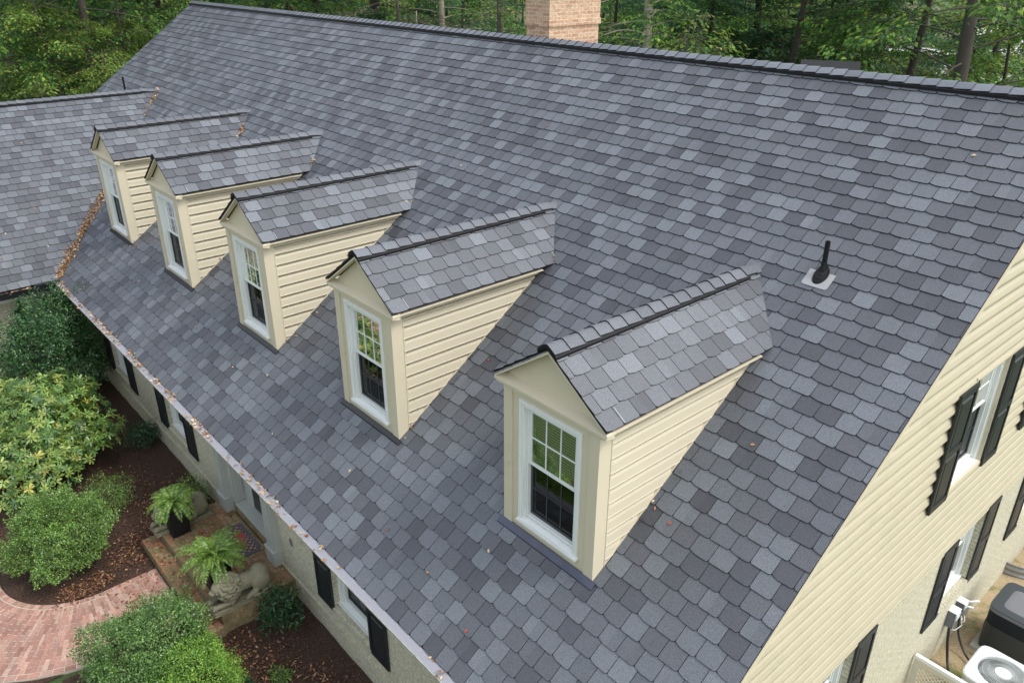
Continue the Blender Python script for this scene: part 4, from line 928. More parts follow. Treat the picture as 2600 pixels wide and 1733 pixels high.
# ------------------------------------------------------------ right side: air conditioners, boxes, fence, well
GS = -3.12
def grille_unit(cx, cy, s, zt, zb, body, lid, label, fan=True):
    root = empty('air_conditioner', (cx, cy, zb), label=label, cat='air conditioner'); H = zt-zb; r = .12
    def rr(hs, z, rad, n=6):
        ex = 2/(1-.62*min(1, 1-rad/hs*.55)) if rad else 8; out = []
        for k in range(56):
            a = 2*math.pi*k/56; c_, s_ = abs(math.cos(a)), abs(math.sin(a)); q = hs/(c_**7+s_**7)**(1/7); out.append((q*math.cos(a), q*math.sin(a), z))
        return out
    b = MB(); n_ = len(rr(1, 0, .1))
    def band(h0, z0, h1, z1, mi=0, rad=r):
        A, B = rr(h0, z0, rad), rr(h1, z1, rad)
        for i in range(n_): b.face([A[i], A[(i+1) % n_], B[(i+1) % n_], B[i]], mi)
    if fan:
        band(s-.012, .0, s-.012, H-.05); b.face(rr(s-.012, 0, r)[::-1])
        # louvred sides
        for k in range(18):
            z = .06+k*(H-.16)/18; A = rr(s-.004, z, r); B = rr(s-.004, z+.018, r)
            for i in range(n_): b.face([A[i], A[(i+1) % n_], B[(i+1) % n_], B[i]])
        b.build('cabinet', body, root)
        t = MB(); O = rr(s+.01, H-.05, r); O2 = rr(s+.01, H-.012, r); O3 = rr(s-.005, H, r)
        seg = n_
        for i in range(n_): t.face([O[i], O[(i+1) % n_], O2[(i+1) % n_], O2[i]]); t.face([O2[i], O2[(i+1) % n_], O3[(i+1) % n_], O3[i]])
        RR = s*.78
        def ang(p): return math.atan2(p[1], p[0])
        C1 = [(RR*math.cos(ang(p)), RR*math.sin(ang(p)), H+.008) for p in O3]; C2 = [(RR*.96*math.cos(ang(p)), RR*.96*math.sin(ang(p)), H-.03) for p in O3]
        for i in range(n_): t.face([O3[i], O3[(i+1) % n_], C1[(i+1) % n_], C1[i]]); t.face([C1[i], C1[(i+1) % n_], C2[(i+1) % n_], C2[i]])
        t.build('lid', lid, root)
        g = MB()
        for k in range(90):
            a = 2*math.pi*k/90; g.tube([(RR*math.cos(a), RR*math.sin(a), H-.004), (RR*.65*math.cos(a), RR*.65*math.sin(a), H+.012), (.1*math.cos(a), .1*math.sin(a), H+.016)], .0022, 4, cap=False)
        for q in (.3, .55, .8): g.tube([(RR*q*math.cos(a), RR*q*math.sin(a), H+.015-.012*q) for a in np.linspace(0, 2*math.pi, 49)], .002, 4, cap=False)
        g.build('fan_grille', 'acwhite', root)
        hb = MB(); cpt = [(.105*math.cos(a), .105*math.sin(a)) for a in np.linspace(0, 2*math.pi, 29)[:-1]]; hb.prism([(x_, y_, H+.026) for x_, y_ in cpt], (0, 0, .02))
        for a in (.3, 1.6, 2.6, 4.2, 5.2): hb.tube([(.06*math.cos(a), .06*math.sin(a), H+.026), (.06*math.cos(a), .06*math.sin(a), H+.031)], .008, 8)
        hb.build('fan_hub', 'acwhite', root)
        fb = MB()
        for k in range(3):
            a0 = k*2.094+.4; q = [(.06*math.cos(a0), .06*math.sin(a0), H-.07)]+[(RR*.88*math.cos(a0+t_), RR*.88*math.sin(a0+t_), H-.05-.08*t_) for t_ in np.linspace(0, .9, 8)]+[(.06*math.cos(a0+.9), .06*math.sin(a0+.9), H-.12)]
            fb.face(q)
        fb.build('fan_blades', 'acgrey', root)
        f2 = MB(); f2.face(rr(s-.03, H-.35, r)); f2.build('coil_well', 'room', root)
    else:
        band(s, 0, s, H*.62); b.face(rr(s, 0, r)[::-1]); 
        for k in range(10):
            z = H*.62+k*.032; b.face(rr(s-.03, z, r)); band(s-.03, z, s-.03, z+.022, 1)
            A = rr(s+.004, z+.020, r); B = rr(s+.004, z+.028, r)
            for i in range(n_): b.face([A[i], A[(i+1) % n_], B[(i+1) % n_], B[i]])
            b.face(B)
        for k in range(14):
            for sx_ in (-1, 1): b.box((sx_*(s+.004), -s+r+k*(2*s-2*r)/13-.004, .04), (sx_*s, -s+r+k*(2*s-2*r)/13+.004, H*.58)); b.box((-s+r+k*(2*s-2*r)/13-.004, sx_*(s+.004), .04), (-s+r+k*(2*s-2*r)/13+.004, sx_*s, H*.58))
        b.build('cabinet', [body, 'room'], root)
        t = MB(); O = rr(s+.012, H-.05, r); O2 = rr(s+.012, H-.01, r); O3 = rr(s-.01, H+.005, r); O4 = rr(s-.2, H+.02, .1)
        for A, B in ((O, O2), (O2, O3), (O3, O4)):
            for i in range(n_): t.face([A[i], A[(i+1) % n_], B[(i+1) % n_], B[i]])
        t.face(O4); t.face(O[::-1]); t.build('lid', lid, root)
        w_ = MB(); w_.box((-s-.006, -s+.14, H*.38), (-s-.001, -s+.36, H*.58)); w_.build('warning_label', [simple('faded_label', (.2, .1, .03), .6)], root)
    pd = MB(); pd.box((-s-.06, -s-.06, -.12), (s+.06, s+.06, -.002)); pd.build('concrete_pad', [simple('grey_concrete', (.35, .34, .31), .9)], root)
grille_unit(.95, 7.14, .41, -2.40, -3.05, 'acwhite', 'acwhite', 'pale grey air conditioner with round fan grille behind the lattice fence')
grille_unit(.76, 8.62, .43, -2.26, -3.05, 'acdark', 'acgrey', 'dark air conditioner with grey lid behind the pale one', fan=False)
def dbox(y, z, w, h, label):
    r = empty('electrical_box', (XG+.005, y, z), label=label, cat='electrical box')
    b = MB(); b.box((0, -w/2, 0), (.11, w/2, h)); b.box((.11, -w/2-.004, .0), (.118, w/2+.004, h+.004)); b.build('housing', 'acgrey', r, bevel=.004)
    b = MB(); b.box((-.0, -w/2-.006, h+.001), (.13, w/2+.006, h+.008)); b.box((.118, -w/2+.01, h*.55), (.135, w/2-.01, h*.9)); b.build('cover', 'acwhite', r)
dbox(7.66, -2.50, .17, .30, 'left grey electrical disconnect box on the brick wall below the window sill')
dbox(7.95, -2.42, .14, .22, 'right smaller grey electrical box with pale wires on the brick wall')
q = MB(); q.tube([(.1, 8.07, -2.25), (.17, 8.12, -2.22), (.2, 8.18, -2.24)], .014, 8); q.tube([(.1, 8.06, -2.34), (.16, 8.12, -2.36), (.17, 8.16, -2.44)], .012, 8); q.tube([(.13, 7.9, -2.4), (.16, 7.86, -2.47), (.13, 7.83, -2.5), (.12, 7.86, -2.43)], .006, 6)
q.tube([(.12, 7.76, -2.33), (.16, 7.78, -2.5), (.12, 7.68, -2.56), (.1, 7.6, -2.52)], .006, 6)
q.build('wire_bundle', 'fencetop', label='short white wires looping out of the small electrical box', cat='wires')
for i, (pts, lab) in enumerate([([(.05, 7.60, -2.52), (.1, 7.55, -2.75), (.2, 7.45, -3.0), (.35, 7.2, -3.06), (.5, 7.0, -3.02), (.56, 6.98, -2.9)], 'thick black cable from the left electrical box down to the pale air conditioner'), ([(.05, 7.95, -2.44), (.12, 7.93, -2.8), (.3, 7.85, -3.02), (.5, 7.7, -3.04), (.7, 7.5, -3.0)], 'black cable from the right electrical box running behind the pale air conditioner')]):
    P = [Vector(p) for p in pts]; sm = []
    for a in range(len(P)-1):
        p0, p1, p2, p3 = P[max(a-1, 0)], P[a], P[a+1], P[min(a+2, len(P)-1)]
        for t in np.linspace(0, 1, 7)[:-1]: sm.append(.5*((2*p1)+(-p0+p2)*t+(2*p0-5*p1+4*p2-p3)*t*t+(-p0+3*p1-3*p2+p3)*t**3))
    q = MB(); q.tube(sm+[P[-1]], .021-.005*i, 8); q.build('cable', 'copper', smooth=True, label=lab, cat='cable')
lf = empty('lattice_fence', (0, 6.50, GS), label='cream lattice fence panel with white top rail beside the air conditioner', cat='fence')
q = MB(); q.box((.0, -.03, .74), (2.4, .03, .80)); q.build('top_rail', 'fencetop', lf, bevel=.004)
q = MB(); q.box((.0, -.02, .66), (2.4, .02, .74)); q.box((.0, -.02, .04), (2.4, .02, .12)); q.box((.0, -.022, .0), (.09, .022, .74)); q.box((1.2, -.022, 0), (1.29, .022, .74)); q.box((2.31, -.022, 0), (2.4, .022, .74))
for k in range(-9, 40):
    for sg in (-1, 1):
        x = k*.075; a = (x, .12); b = (x+sg*.54, .66)
        def cl(a, b):
            t0, t1 = 0, 1
            lo, hi = .09, 2.31; dx = b[0]-a[0]
            ta, tb = (lo-a[0])/dx, (hi-a[0])/dx; t0 = max(0, min(ta, tb)); t1 = min(1, max(ta, tb)); return (t0, t1)
        t0, t1 = cl(a, b)
        if t1 > t0+.02:
            p = lambda t: (a[0]+(b[0]-a[0])*t, a[1]+(b[1]-a[1])*t); (xa, za), (xb, zb) = p(t0), p(t1); o_ = .004*sg
            q.prism([(xa-.013, -.004+o_, za), (xa+.013, -.004+o_, za), (xb+.013, -.004+o_, zb), (xb-.013, -.004+o_, zb)], (0, -.006, 0))
q.build('lattice_panel', 'fence', lf)
ww = empty('window_well', (XG, 11.0, GS), label='half round corrugated metal window well at the foot of the gable wall', cat='window well')
q = MB(); n = 24; prof = [(k, .62+.012*math.sin(k*1.1)) for k in range(30)]
for k in range(29):
    z0, z1 = -.35+k*.02, -.35+(k+1)*.02; r0, r1 = prof[k][1], prof[k+1][1]
    for j in range(n):
        a0, a1 = -math.pi/2+math.pi*j/n, -math.pi/2+math.pi*(j+1)/n; q.face([(r0*math.cos(a0), r0*math.sin(a0), z0), (r0*math.cos(a1), r0*math.sin(a1), z0), (r1*math.cos(a1), r1*math.sin(a1), z1), (r1*math.cos(a0), r1*math.sin(a0), z1)])
q.build('corrugated_wall', 'corr', ww, smooth=True)
q = MB(); q.tube([(.625*math.cos(a), .625*math.sin(a), .24) for a in np.linspace(-math.pi/2, math.pi/2, 25)], .012, 6); q.build('rim', 'corr', ww)

# ------------------------------------------------------------ fallen leaves
DEADC = ([(.42, .24, .12), (.54, .36, .20), (.30, .15, .075), (.62, .48, .30), (.24, .11, .06)], [4, 4, 3, 3, 2])
def litter(name, pts, size, label, flat=.35, cols=DEADC, lift=.004, normal=(0, 0, 1), seed=1, mat='dead', asp=.5):
    global rng; rng = np.random.default_rng(seed); n = len(pts); P = np.array(pts); nm = np.array(normal, float); 
    Nv = unit(n)*flat+nm; Dv = np.cross(unit(n), Nv)+nm*rng.uniform(-.1, .25, (n, 1)); P = P+nm*rng.uniform(lift, lift*3, (n, 1)); ls = size*rng.uniform(.6, 1.3, n)
    return mk_leaves(name, P, Dv, Nv, ls, ls*asp, mixcol(n, *cols, jit=.3), mat, fold=.25, kind='stuff', label=label)
rng = np.random.default_rng(44)
# valley pile (follows the valley line upslope)
pts = []
for k in range(1500):
    t = rng.beta(.9, 1.3); y = .02+2.55*t; x = XW-y*(WH/WR)*T*1.0; wv = rng.normal(0, .045+.03*math.sin(t*9)**2)
    px, py = x+wv*.7, y+wv*.7; z = max(py*T, WR-(px-(XW-WH))*wt)+.014+rng.uniform(0, .03)*max(0, 1-abs(wv)/.1)
    pts.append((px, py, z))
for k in range(110):
    t = rng.uniform(.82, .98) if k % 2 else rng.uniform(.9, 1.); y = yj*t; x = XW-y*WH/WR*T; wv = rng.normal(0, .03); px, py = x+wv, y+wv; pts.append((px, py, max(py*T, WR-(px-(XW-WH))*wt)+.016))
litter('leaf_litter_valley', pts, .062, 'strip of dry orange leaves filling the roof valley', .9, seed=3)
pts = []
for k in range(1100):
    x = -17.15+ rng.uniform(0, 1)**1.0*15.5; dens = .5+.5*mnoise.noise(Vector((x*1.3, 0, 0)))*2
    if x > -11: dens -= .18
    if x > -4.6: dens -= .5
    if rng.random() > dens: continue
    pts.append((x+rng.normal(0, .05), rng.uniform(-.11, .02), .006))
litter('leaf_litter_gutter', pts, .07, 'dry leaves scattered along the front gutter guard', .55, seed=4)
pts = [(gx+rng.uniform(.0, .1), -.5-rng.uniform(0, 1)**1.3*5, -.045) for k in range(260)]
litter('leaf_litter_wing_gutter', pts, .07, 'dry leaves lying in the black wing gutter', .6, seed=5)
pts = []
for xi, lo, hi, nn in ((DX[4], .2, .5, 55), (DX[3], .1, .25, 14), (DX[2], .05, .12, 4), (DX[1], .0, .06, 3)):
    for k in range(nn):
        t = rng.uniform(lo, hi); x = xi+HW*(1-t)+rng.normal(0, .02); y = (ZE+(ZR-ZE)*t)/T+rng.normal(0, .025); pts.append((x, y, max(y*T, ZE+(ZR-ZE)*(1-(x-xi)/HW))+.02))
for xi in DX:
    for k in range(7):
        y = rng.uniform(1.3, 2.6); pts.append((xi+WW+.03+abs(rng.normal(0, .03)), y, y*T+.018))
litter('leaf_litter_dormers', pts, .06, 'small dry leaves caught in the dormer valleys and beside their walls', .8, seed=12)
# mulch chips + leaves in the beds
rng = np.random.default_rng(45); pts = []
def inbed(x, y):
    if x < -9.97: return (x-PC[0])**2+(y-PC[1])**2 < RI**2*.97 or (x < PC[0] and y > -3.1) or y > -1.9
    if x < -9.37: return y < -1.08 and (x-PC[0])**2+(y-PC[1])**2 < RI**2*.97 or (-1.9 < y < -1.08)
    return x > -7.12 and y < .4 and y > -2.6 or (-7.8 < x < -7.1 and -2.8 < y < -1.1)
while len(pts) < 26000:
    x, y = rng.uniform(-15, -1.5), rng.uniform(-3, .4)
    if inbed(x, y): pts.append((x, y, GZ+.012))
litter('mulch_chips', pts, .032, 'dark bark mulch chips covering the beds', .8, ([(.075, .042, .028), (.13, .070, .045), (.035, .02, .014), (.22, .12, .07)], [4, 3, 3, 1.3]), .002, seed=6, asp=.3)
pts = []
cl = [(-9.9, -1.3, .35), (-10.2, -1.0, .45), (-9.6, -2.3, .25), (-12.2, -.6, .7), (-11.3, -.2, .6), (-6.6, -.8, .5), (-6.0, -.6, .5), (-5.4, -.2, .4), (-5.2, -.9, .5), (-10.8, -.5, .5), (-9.62, -1.9, .2), (-6.7, -1.0, .3)]
for k in range(2600):
    c = cl[rng.integers(len(cl))]; x, y = c[0]+rng.normal(0, c[2]*.6), c[1]+rng.normal(0, c[2]*.6)
    if inbed(x, y) or (x > -9.9 and x < -9.3 and y < -1.1): pts.append((x, y, GZ+.02))
litter('leaf_litter_bed', pts, .055, 'russet fallen leaves over the dark mulch beds', .5, ([(.20, .095, .05), (.30, .16, .085), (.13, .06, .035), (.42, .27, .16)], [4, 4, 4, 1]), seed=7)
pts = []
for k in range(480):
    x = rng.uniform(-9.9, -7.25); y = rng.choice([rng.uniform(-1.03, -.8), rng.uniform(-.75, .35), rng.uniform(-1.9, -1.15)]); z = GZ+.02 if y < -1.07 else (-2.395 if y < -.79 else -2.215)
    if z == GZ+.02 and not -9.3 < x < -7.9: continue
    if y < -1.07 and x < -9.3: continue
    pts.append((x, y, z))
litter('leaf_litter_porch', pts, .065, 'small russet leaves scattered over the porch and steps', .5, ([(.30, .12, .05), (.42, .22, .1), (.2, .07, .035)], [4, 3, 3]), seed=8)
# single leaves on the open roof
proto = None
def roofz(x, y): return max(y*T, (WR-(x-(XW-WH))*wt) if x < XW and x > XW-WH and y < yj+.1 else -9)
random.seed(17)
LPX = [(-.95, 6.6), (-7.3, 5.9), (-8.4, 4.9), (-1.15, 3.05), (-2.0, 4.1), (-4.4, .55), (-5.6, .75), (-3.5, .5), (-6.3, .35), (-7.4, .5), (-1.4, 2.1), (-6.3, 2.3), (-11.2, .9), (-9.4, .8), (-8.5, 1.0), (-12.6, 1.1), (-14.2, .9), (-15.5, 1.3), (-4.9, 2.6), (-17.0, 5.8), (-16.6, 5.9), (-16.3, 6.1), (-17.8, 5.3), (-19.4, 4.7), (-20.4, 5.3), (-21.6, 4.9), (-15.2, 4.6), (-13.9, 5.4), (-11.5, 6.4), (-13.2, 3.5), (-3.0, 1.0), (-2.6, .35), (-18.6, -.6), (-18.9, -1.1), (-19.1, .2), (-18.3, -1.9), (-19.8, -.6), (-20.3, -2.3), (-18.2, -1.4), (-18.05, -.9), (-20.9, .6), (-18.1, .1)]
me0 = None
for k, (x, y) in enumerate(LPX):
    wing = x < XW and y < (x-XW)*-1*WR/WH/T
    if me0 is None:
        rng = np.random.default_rng(3); n = 1
        me0s = [mk_leaves('fallen_leaf', np.array([[0, -.03, 0.]]), np.array([[0, 1., .15]]), np.array([[.2, 0, 1.]]), .06, .034, np.array([c]), 'dead', False, fold=.3) for c in ((.5, .28, .13), (.42, .12, .07), (.62, .46, .28))]; me0 = True
    ci = random.randrange(3); nm_ = ('tan', 'reddish', 'pale yellow')[ci]; wh = 'the low wing roof' if wing else ('the upper main roof behind the dormers' if y > 3 else 'the lower main roof in front of the dormers')
    o = link('fallen_leaf', me0s[ci], label='single %s leaf lying on %s' % (nm_, wh), cat='leaf', group='single leaves scattered over the roof')
    z = (WR-(x-(XW-WH))*wt) if wing else y*T
    o.location = (x, y, z+.022); o.rotation_euler = (R(35) if not wing else 0, R(33) if wing else 0, random.uniform(0, 6.28)); 
    if not wing: o.rotation_mode = 'XYZ'; o.rotation_euler = (Matrix.Rotation(math.atan(T), 3, 'X') @ Matrix.Rotation(random.uniform(0, 6.28), 3, 'Z')).to_euler()
    else: o.rotation_euler = (Matrix.Rotation(math.atan(wt), 3, 'Y') @ Matrix.Rotation(random.uniform(0, 6.28), 3, 'Z')).to_euler()

# ------------------------------------------------------------ trees
def tree_meshes(seed, H=15, crown0=2.2, spread=3.6, nb=46, leaves=12000, lsz=.17, pal=None, trunk_r=.2, layered=True, sparse=False, bark='bark', low=0.0):
    """returns (trunk mesh with limbs, crown mesh)"""
    global rng; rng = np.random.default_rng(seed); random.seed(seed)
    t = MB(); path = []; x = y = 0
    for k in range(12):
        z = H*k/11; x += random.uniform(-.09, .09)*(k > 0); y += random.uniform(-.09, .09)*(k > 0); path.append(Vector((x, y, z-.3)))
    t.tube(path, [trunk_r*(1.25 if k == 0 else 1)*(1-.075*k) for k in range(12)], 10)
    C = []; Ax = []
    for b in range(nb):
        f = (b+.5)/nb; z = crown0+(H-crown0-.4)*f**1.15; k = min(10, z/H*11); i = int(k); p0 = path[i].lerp(path[i+1], k-i) if i < 11 else path[-1]
        a = b*2.4+random.uniform(-.5, .5); prof = math.sin(math.pi*min(1, .22+.78*f))**.7
        ln = spread*(.55+.6*prof)*random.uniform(.7, 1.15)*(1 if f < .8 else .7); rise = random.uniform(-.05, .45) if layered else random.uniform(.3, .9)
        pts = [p0]; d = Vector((math.cos(a), math.sin(a), rise))
        m_ = 6
        for s in range(m_):
            d = (d+Vector((random.uniform(-.18, .18), random.uniform(-.18, .18), -.09 if layered else .0))).normalized(); pts.append(pts[-1]+d*ln/m_)
        r0 = trunk_r*.15*(1-.5*f); t.tube(pts, [r0*(1-.14*s) for s in range(m_+1)], 5, cap=False)
        for s in range(2, m_+1):
            for q in range(2 if s < 5 else 3):
                sa = random.uniform(-1.1, 1.1); dd = Matrix.Rotation(sa, 3, 'Z') @ Vector((d.x, d.y, 0)); e = pts[s]+dd*random.uniform(.3, .95)*(ln/spread)*1.0+Vector((0, 0, random.uniform(-.25, .12)))
                t.tube([pts[s], (pts[s]+e)/2+Vector((0, 0, .05)), e], [.010, .007, .003], 3, cap=False)
                C.append((pts[s], e))
    nC = len(C); per = max(1, leaves//nC); A = np.array([c[0] for c in C]); B = np.array([c[1] for c in C])
    idx = np.repeat(np.arange(nC), per); n = len(idx); u = rng.uniform(.1, 1.25, n)[:, None]
    dr = B[idx]-A[idx]; dh = dr.copy(); dh[:, 2] = 0; dh /= np.linalg.norm(dh, axis=1)[:, None]+1e-6; sd_ = np.stack([-dh[:, 1], dh[:, 0], 0*dh[:, 0]], 1)
    sgn = rng.choice([-1, 1], n)[:, None]
    off = np.abs(rng.normal(0, .34, n))[:, None]*(1.1-.4*u)
    P = A[idx]+dr*u+sd_*sgn*off+np.array([0, 0, 1.])*(rng.normal(0, .055 if layered else .18, n)[:, None]-off*.22)
    Dv = dh*.6+sd_*sgn*.8+np.array([0, 0, -1.])*rng.uniform(.05, .7, (n, 1))+unit(n)*.25; Nv = np.array([0, 0, 1.])+unit(n)*.55
    ls = lsz*rng.uniform(.6, 1.25, n); ctint = rng.uniform(.75, 1.25, nC)[idx][:, None]
    tint = mixcol(n, *pal)*ctint*1.14
    crown = mk_leaves('crown', P, Dv, Nv, ls, ls*.48, tint, 'treeleaf', False)
    return t.mesh('trunk', bark, smooth=True), crown
TG = ([(.085, .18, .035), (.055, .13, .03), (.14, .26, .045), (.26, .36, .05), (.03, .08, .025)], [4, 4, 3, 1, 2])
TB = ([(.04, .11, .045), (.06, .15, .055), (.09, .19, .07), (.02, .07, .03)], [4, 4, 2, 2])
TY = ([(.16, .25, .045), (.10, .20, .04), (.26, .32, .06), (.34, .27, .08), (.06, .13, .03)], [4, 4, 2, .7, 2])
TT = ([(.20, .20, .10), (.13, .16, .06), (.28, .25, .14), (.08, .12, .04)], [4, 3, 3, 2])
var = {
 'a': tree_meshes(101, 15, 1.6, 3.8, 58, 26000, .16, TG, .22, bark='bark'),
 'b': tree_meshes(102, 13, 1.2, 3.4, 60, 26000, .15, TB, .17, bark='barkdark'),
 'y': tree_meshes(103, 9, .8, 3.0, 54, 22000, .14, TY, .11, bark='bark'),
 'p': tree_meshes(104, 16, 3.2, 3.6, 50, 22000, .17, TG, .24, bark='barkpale'),
 'k': tree_meshes(105, 17, 3.0, 3.8, 52, 22000, .17, TB, .26, bark='barkdark'),
 't': tree_meshes(106, 13, 1.6, 2.8, 60, 5200, .12, TT, .16, bark='bark'),
 's': tree_meshes(107, 4.2, .3, 1.5, 44, 9000, .10, TY, .05, layered=False, bark='bark')}
def pxdir(px, py=100):
    R_ = co.matrix_world.to_3x3(); return (R_ @ Vector(((px-1300)/2022.9, -(py-866.5)/2022.9, -1))).normalized()
CP = co.matrix_world.translation.copy()
def tree(name, v, px, dist, s=1.0, label='', group=None, py=100, cat='tree', dz=0):
    d = pxdir(px, py); h = Vector((d.x, d.y, 0)).normalized(); p = CP+h*dist; z = gz(p.x, p.y)-.05+dz
    root = empty(name, (p.x, p.y, z), random.uniform(0, 6.28), label=label, cat=cat, group=group)
    for nm, me in zip(('trunk', 'crown'), var[v]):
        o = link(nm, me, root)
    root.scale = (s, s, s*random.uniform(.95, 1.08)); return root
random.seed(77)
TREES = [
 # left, behind the wing
 ('leafy_tree', 'a', 215, 37, 1.1, 'leafy tree with a dark leaning trunk behind the low wing roof'),
 ('leafy_tree', 'a', 20, 40, 1.0, 'leafy green tree at the far left edge behind the wing'),
 ('young_tree', 'y', 130, 35, .95, 'yellow green drooping young tree just above the wing ridge at left'),
 ('young_tree', 'y', 235, 32.5, .72, 'low yellowing young tree nestled between wing ridge and left rake'),
 ('leafy_tree', 'b', 120, 48, 1.1, 'dark green tree standing farther back behind the left leaning trunk'),
 ('leafy_tree', 'a', 320, 42, 1.05, 'tree whose branches reach over the left end of the main ridge'),
 ('young_tree', 'y', 330, 37, .8, 'bright green young tree beside the left rake of the main roof'),
 ('leafy_tree', 'b', 420, 46, 1.1, 'dark tree rising behind the left tip of the main ridge'),
 ('leafy_tree', 'a', 530, 44, 1.0, 'leafy tree just right of the left tip of the main ridge'),
 # centre
 ('forest_tree', 'k', 690, 52, 1.0, 'dim slender trunk left of the thin dark trunks behind the ridge'),
 ('forest_tree', 'k', 811, 48, .8, 'thin dark trunk standing alone left of the widest dark trunk'),
 ('leafy_tree', 'b', 740, 58, 1.1, 'dark leafy tree filling the gap behind the thin dark trunks'),
 ('forest_tree', 'k', 962, 44, 1.35, 'widest dark trunk behind the middle of the ridge'),
 ('forest_tree', 'p', 1061, 38, .45, 'thin pale curving trunk left of the chimney'),
 ('forest_tree', 'p', 1123, 42, .95, 'grey trunk between the thin pale trunk and the chimney'),
 ('dry_tree', 't', 1010, 36, .85, 'sparse tan leaved tree over the middle of the ridge'),
 ('dry_tree', 't', 1260, 33, .95, 'bare twiggy tan tree immediately left of the chimney'),
 ('leafy_tree', 'y', 880, 52, 1.2, 'yellow green tree behind the widest dark trunk'),
 ('leafy_tree', 'b', 1180, 54, 1.1, 'dark tree behind the grey trunk left of the chimney'),
 # right
 ('forest_tree', 'p', 1645, 33, 1.05, 'tall pale smooth trunk just right of the chimney'),
 ('leafy_tree', 'b', 1560, 40, .95, 'dark green tree between the chimney and the pale trunk'),
 ('leafy_shrub', 's', 1745, 25.5, 1.85, 'bright light leaved shrub tip poking above the ridge right of the pale trunk'),
 ('leafy_tree', 'b', 1800, 36, .95, 'layered dark green tree behind the bright shrub tip'),
 ('forest_tree', 'k', 1915, 38, .95, 'dark trunk with two thin companions right of the layered dark tree'),
 ('forest_tree', 'k', 1880, 44, .5, 'left thin companion of the dark trunk'),
 ('forest_tree', 'k', 1893, 43, .45, 'right thin companion of the dark trunk'),
 ('leafy_tree', 'a', 2020, 34, .95, 'oak like green tree in front of the dark double trunk'),
 ('forest_tree', 'k', 2135, 36, .8, 'right trunk of the dark pair over the ridge'),
 ('forest_tree', 'k', 2095, 37, .6, 'left trunk of the dark pair over the ridge'),
 ('dry_tree', 't', 2215, 33, .9, 'twiggy brown tree between the dark pair and the brown trunk'),
 ('forest_tree', 'a', 2330, 31, .95, 'brown trunk wrapped in dry twigs left of the white gap'),
 ('forest_tree', 'k', 2250, 42, .5, 'thin dark trunk behind the twiggy brown tree'),
 ('forest_tree', 'a', 2465, 27, 1.2, 'thickest leaning brown trunk at the upper right'),
 ('leafy_tree', 'y', 2590, 34, 1.05, 'yellow green tree at the right edge behind the ridge'),
 ('leafy_tree', 'b', 2540, 44, 1.1, 'dark tree behind the thickest leaning trunk'),
 ('leafy_tree', 'a', 2200, 52, 1.0, 'green tree behind the twiggy brown one'),
 ('leafy_tree', 'y', 2060, 58, 1.2, 'yellow green tree far behind the dark pair of trunks'),
 ('leafy_tree', 'b', 1700, 50, 1.1, 'dark tree far behind the pale smooth trunk'),
]
for nm, v, px, dist, s, lab in TREES: tree(nm, v, px, dist, s, lab)
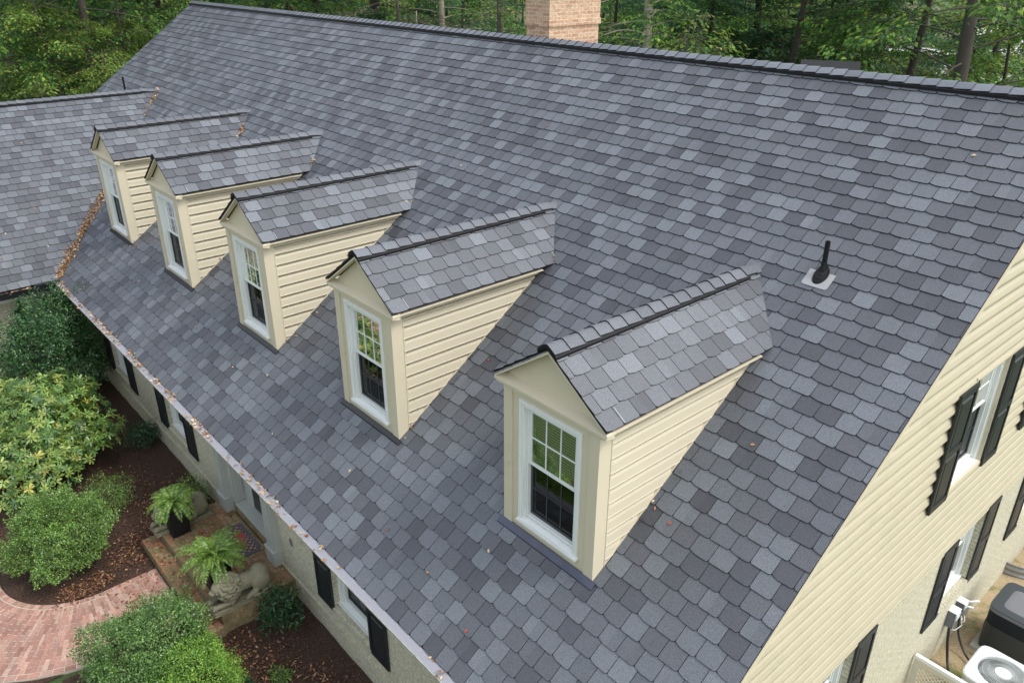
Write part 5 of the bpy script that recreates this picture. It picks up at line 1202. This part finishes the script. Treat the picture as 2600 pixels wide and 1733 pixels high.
# far wood: one mass
def far_wood():
    global rng; rng = np.random.default_rng(500); random.seed(500); P = []; Nn = []; T_ = []; S_ = []; tk = MB()
    for k in range(150):
        px = random.uniform(-250, 2850); dist = random.uniform(62, 120); 
        if 2310 < px < 2460 and dist < 400 and random.random() < .85: continue
        d = pxdir(px); h = Vector((d.x, d.y, 0)).normalized(); p = CP+h*dist; z0 = gz(p.x, p.y); H = random.uniform(10, 17)
        tk.tube([(p.x, p.y, z0-.2), (p.x+random.uniform(-.3, .3), p.y, z0+H*.8)], [random.uniform(.10, .2), .05], 6, cap=False)
        n = 1500; nb = 26; cc = rng.normal(0, 1, (nb, 3))*np.array([1.6, 1.6, 0])+np.stack([0*np.arange(nb), 0*np.arange(nb), rng.uniform(.6, H, nb)], 1)
        i = rng.integers(0, nb, n); q = cc[i]+rng.normal(0, 1, (n, 3))*np.array([1.0, 1.0, .28]); P.append(q+np.array([p.x, p.y, z0])); T_.append(mixcol(n, *random.choice([TG, TY, TY, TG]))*rng.uniform(.8, 1.6, nb)[i][:, None])  # lighter yellow-green tints paint backlight into the far leaves
    P = np.vstack(P); T_ = np.vstack(T_); n = len(P)
    me = mk_leaves('far_woods', P, unit(n)*np.array([1, 1, .5]), np.array([0, 0, 1.])+unit(n)*.7, .42*rng.uniform(.6, 1.3, n), .24, T_, 'treeleaf', False)
    # join trunks into the same mass
    bm = bmesh.new(); bm.from_mesh(me); lay = bm.faces.layers.float_color.get('tint') if hasattr(bm.faces.layers, 'float_color') else None
    bm.free()
    o = link('far_woods', me, kind='stuff', label='distant woods beyond the nearer trees'); 
    o2 = tk.build('far_trunks', 'barkdark', kind='stuff', label='distant tree trunks within the far woods'); 
far_wood()
# street side trees reflected in the windows (front yard, behind the camera)
for k, (x, y, v, s) in enumerate([(-14, -24, 'a', 1.0), (-4, -27, 'b', 1.1), (5, -24, 'a', 1.0), (-24, -22, 'y', 1.3), (14, -20, 'b', 1.1)]):
    r_ = empty('yard_tree', (x, y, gz(x, y)), k, label=['leafy tree straight across the front lawn', 'dark tree across the front lawn facing the door', 'leafy tree across the lawn facing the nearest dormer', 'yellow green tree across the lawn by the wing', 'dark tree at the right end of the front lawn'][k], cat='tree', group='trees across the front lawn')
    for nm, me in zip(('trunk', 'crown'), var[v]): link(nm, me, r_)
    r_.scale = (s, s, s)
M['shedbeige'] = simple('dull_beige_boards', (.26, .24, .17), .8, .15, 3)
# outbuildings behind
def shed(px0, px1, dist, py, h, wallmat, roofmat, label, nm):
    a = CP+Vector((pxdir(px0, 200).x, pxdir(px0, 200).y, 0)).normalized()*dist; b = CP+Vector((pxdir(px1, 200).x, pxdir(px1, 200).y, 0)).normalized()*dist
    dd = pxdir((px0+px1)/2, py); ztop = CP.z+dd.z/math.hypot(dd.x, dd.y)*dist
    u = (b-a); u.z = 0; W = u.length; u.normalize(); v = Vector((-u.y, u.x, 0)); 
    if v.dot(a-CP) < 0: v = -v
    root = empty(nm, (a.x, a.y, ztop-h), math.atan2(u.y, u.x), label=label, cat='shed'); s = 1 if u.cross(v).z > 0 else -1
    w_ = MB(); w_.box((0, 0, -3.5), (W, s*3.5, h-.5)); w_.build('wall', wallmat, root)
    r_ = MB(); y0, y1 = -s*.25, s*3.75
    r_.prism([(-.2, y0, h-.5), (-.2, (y0+y1)/2, h), (-.2, y1, h-.5)], (-W-.4, 0, 0)); r_.build('roof', roofmat, root)
shed(15, 92, 37, 211, 3.2, 'shedbeige', 'shedbeige', 'pale beige shed half hidden by leaves at the far left', 'garden_shed')
shed(2045, 2160, 20, 176, 5.5, 'barkdark', 'edge', 'dark low shed roof just showing behind the main ridge', 'dark_shed')
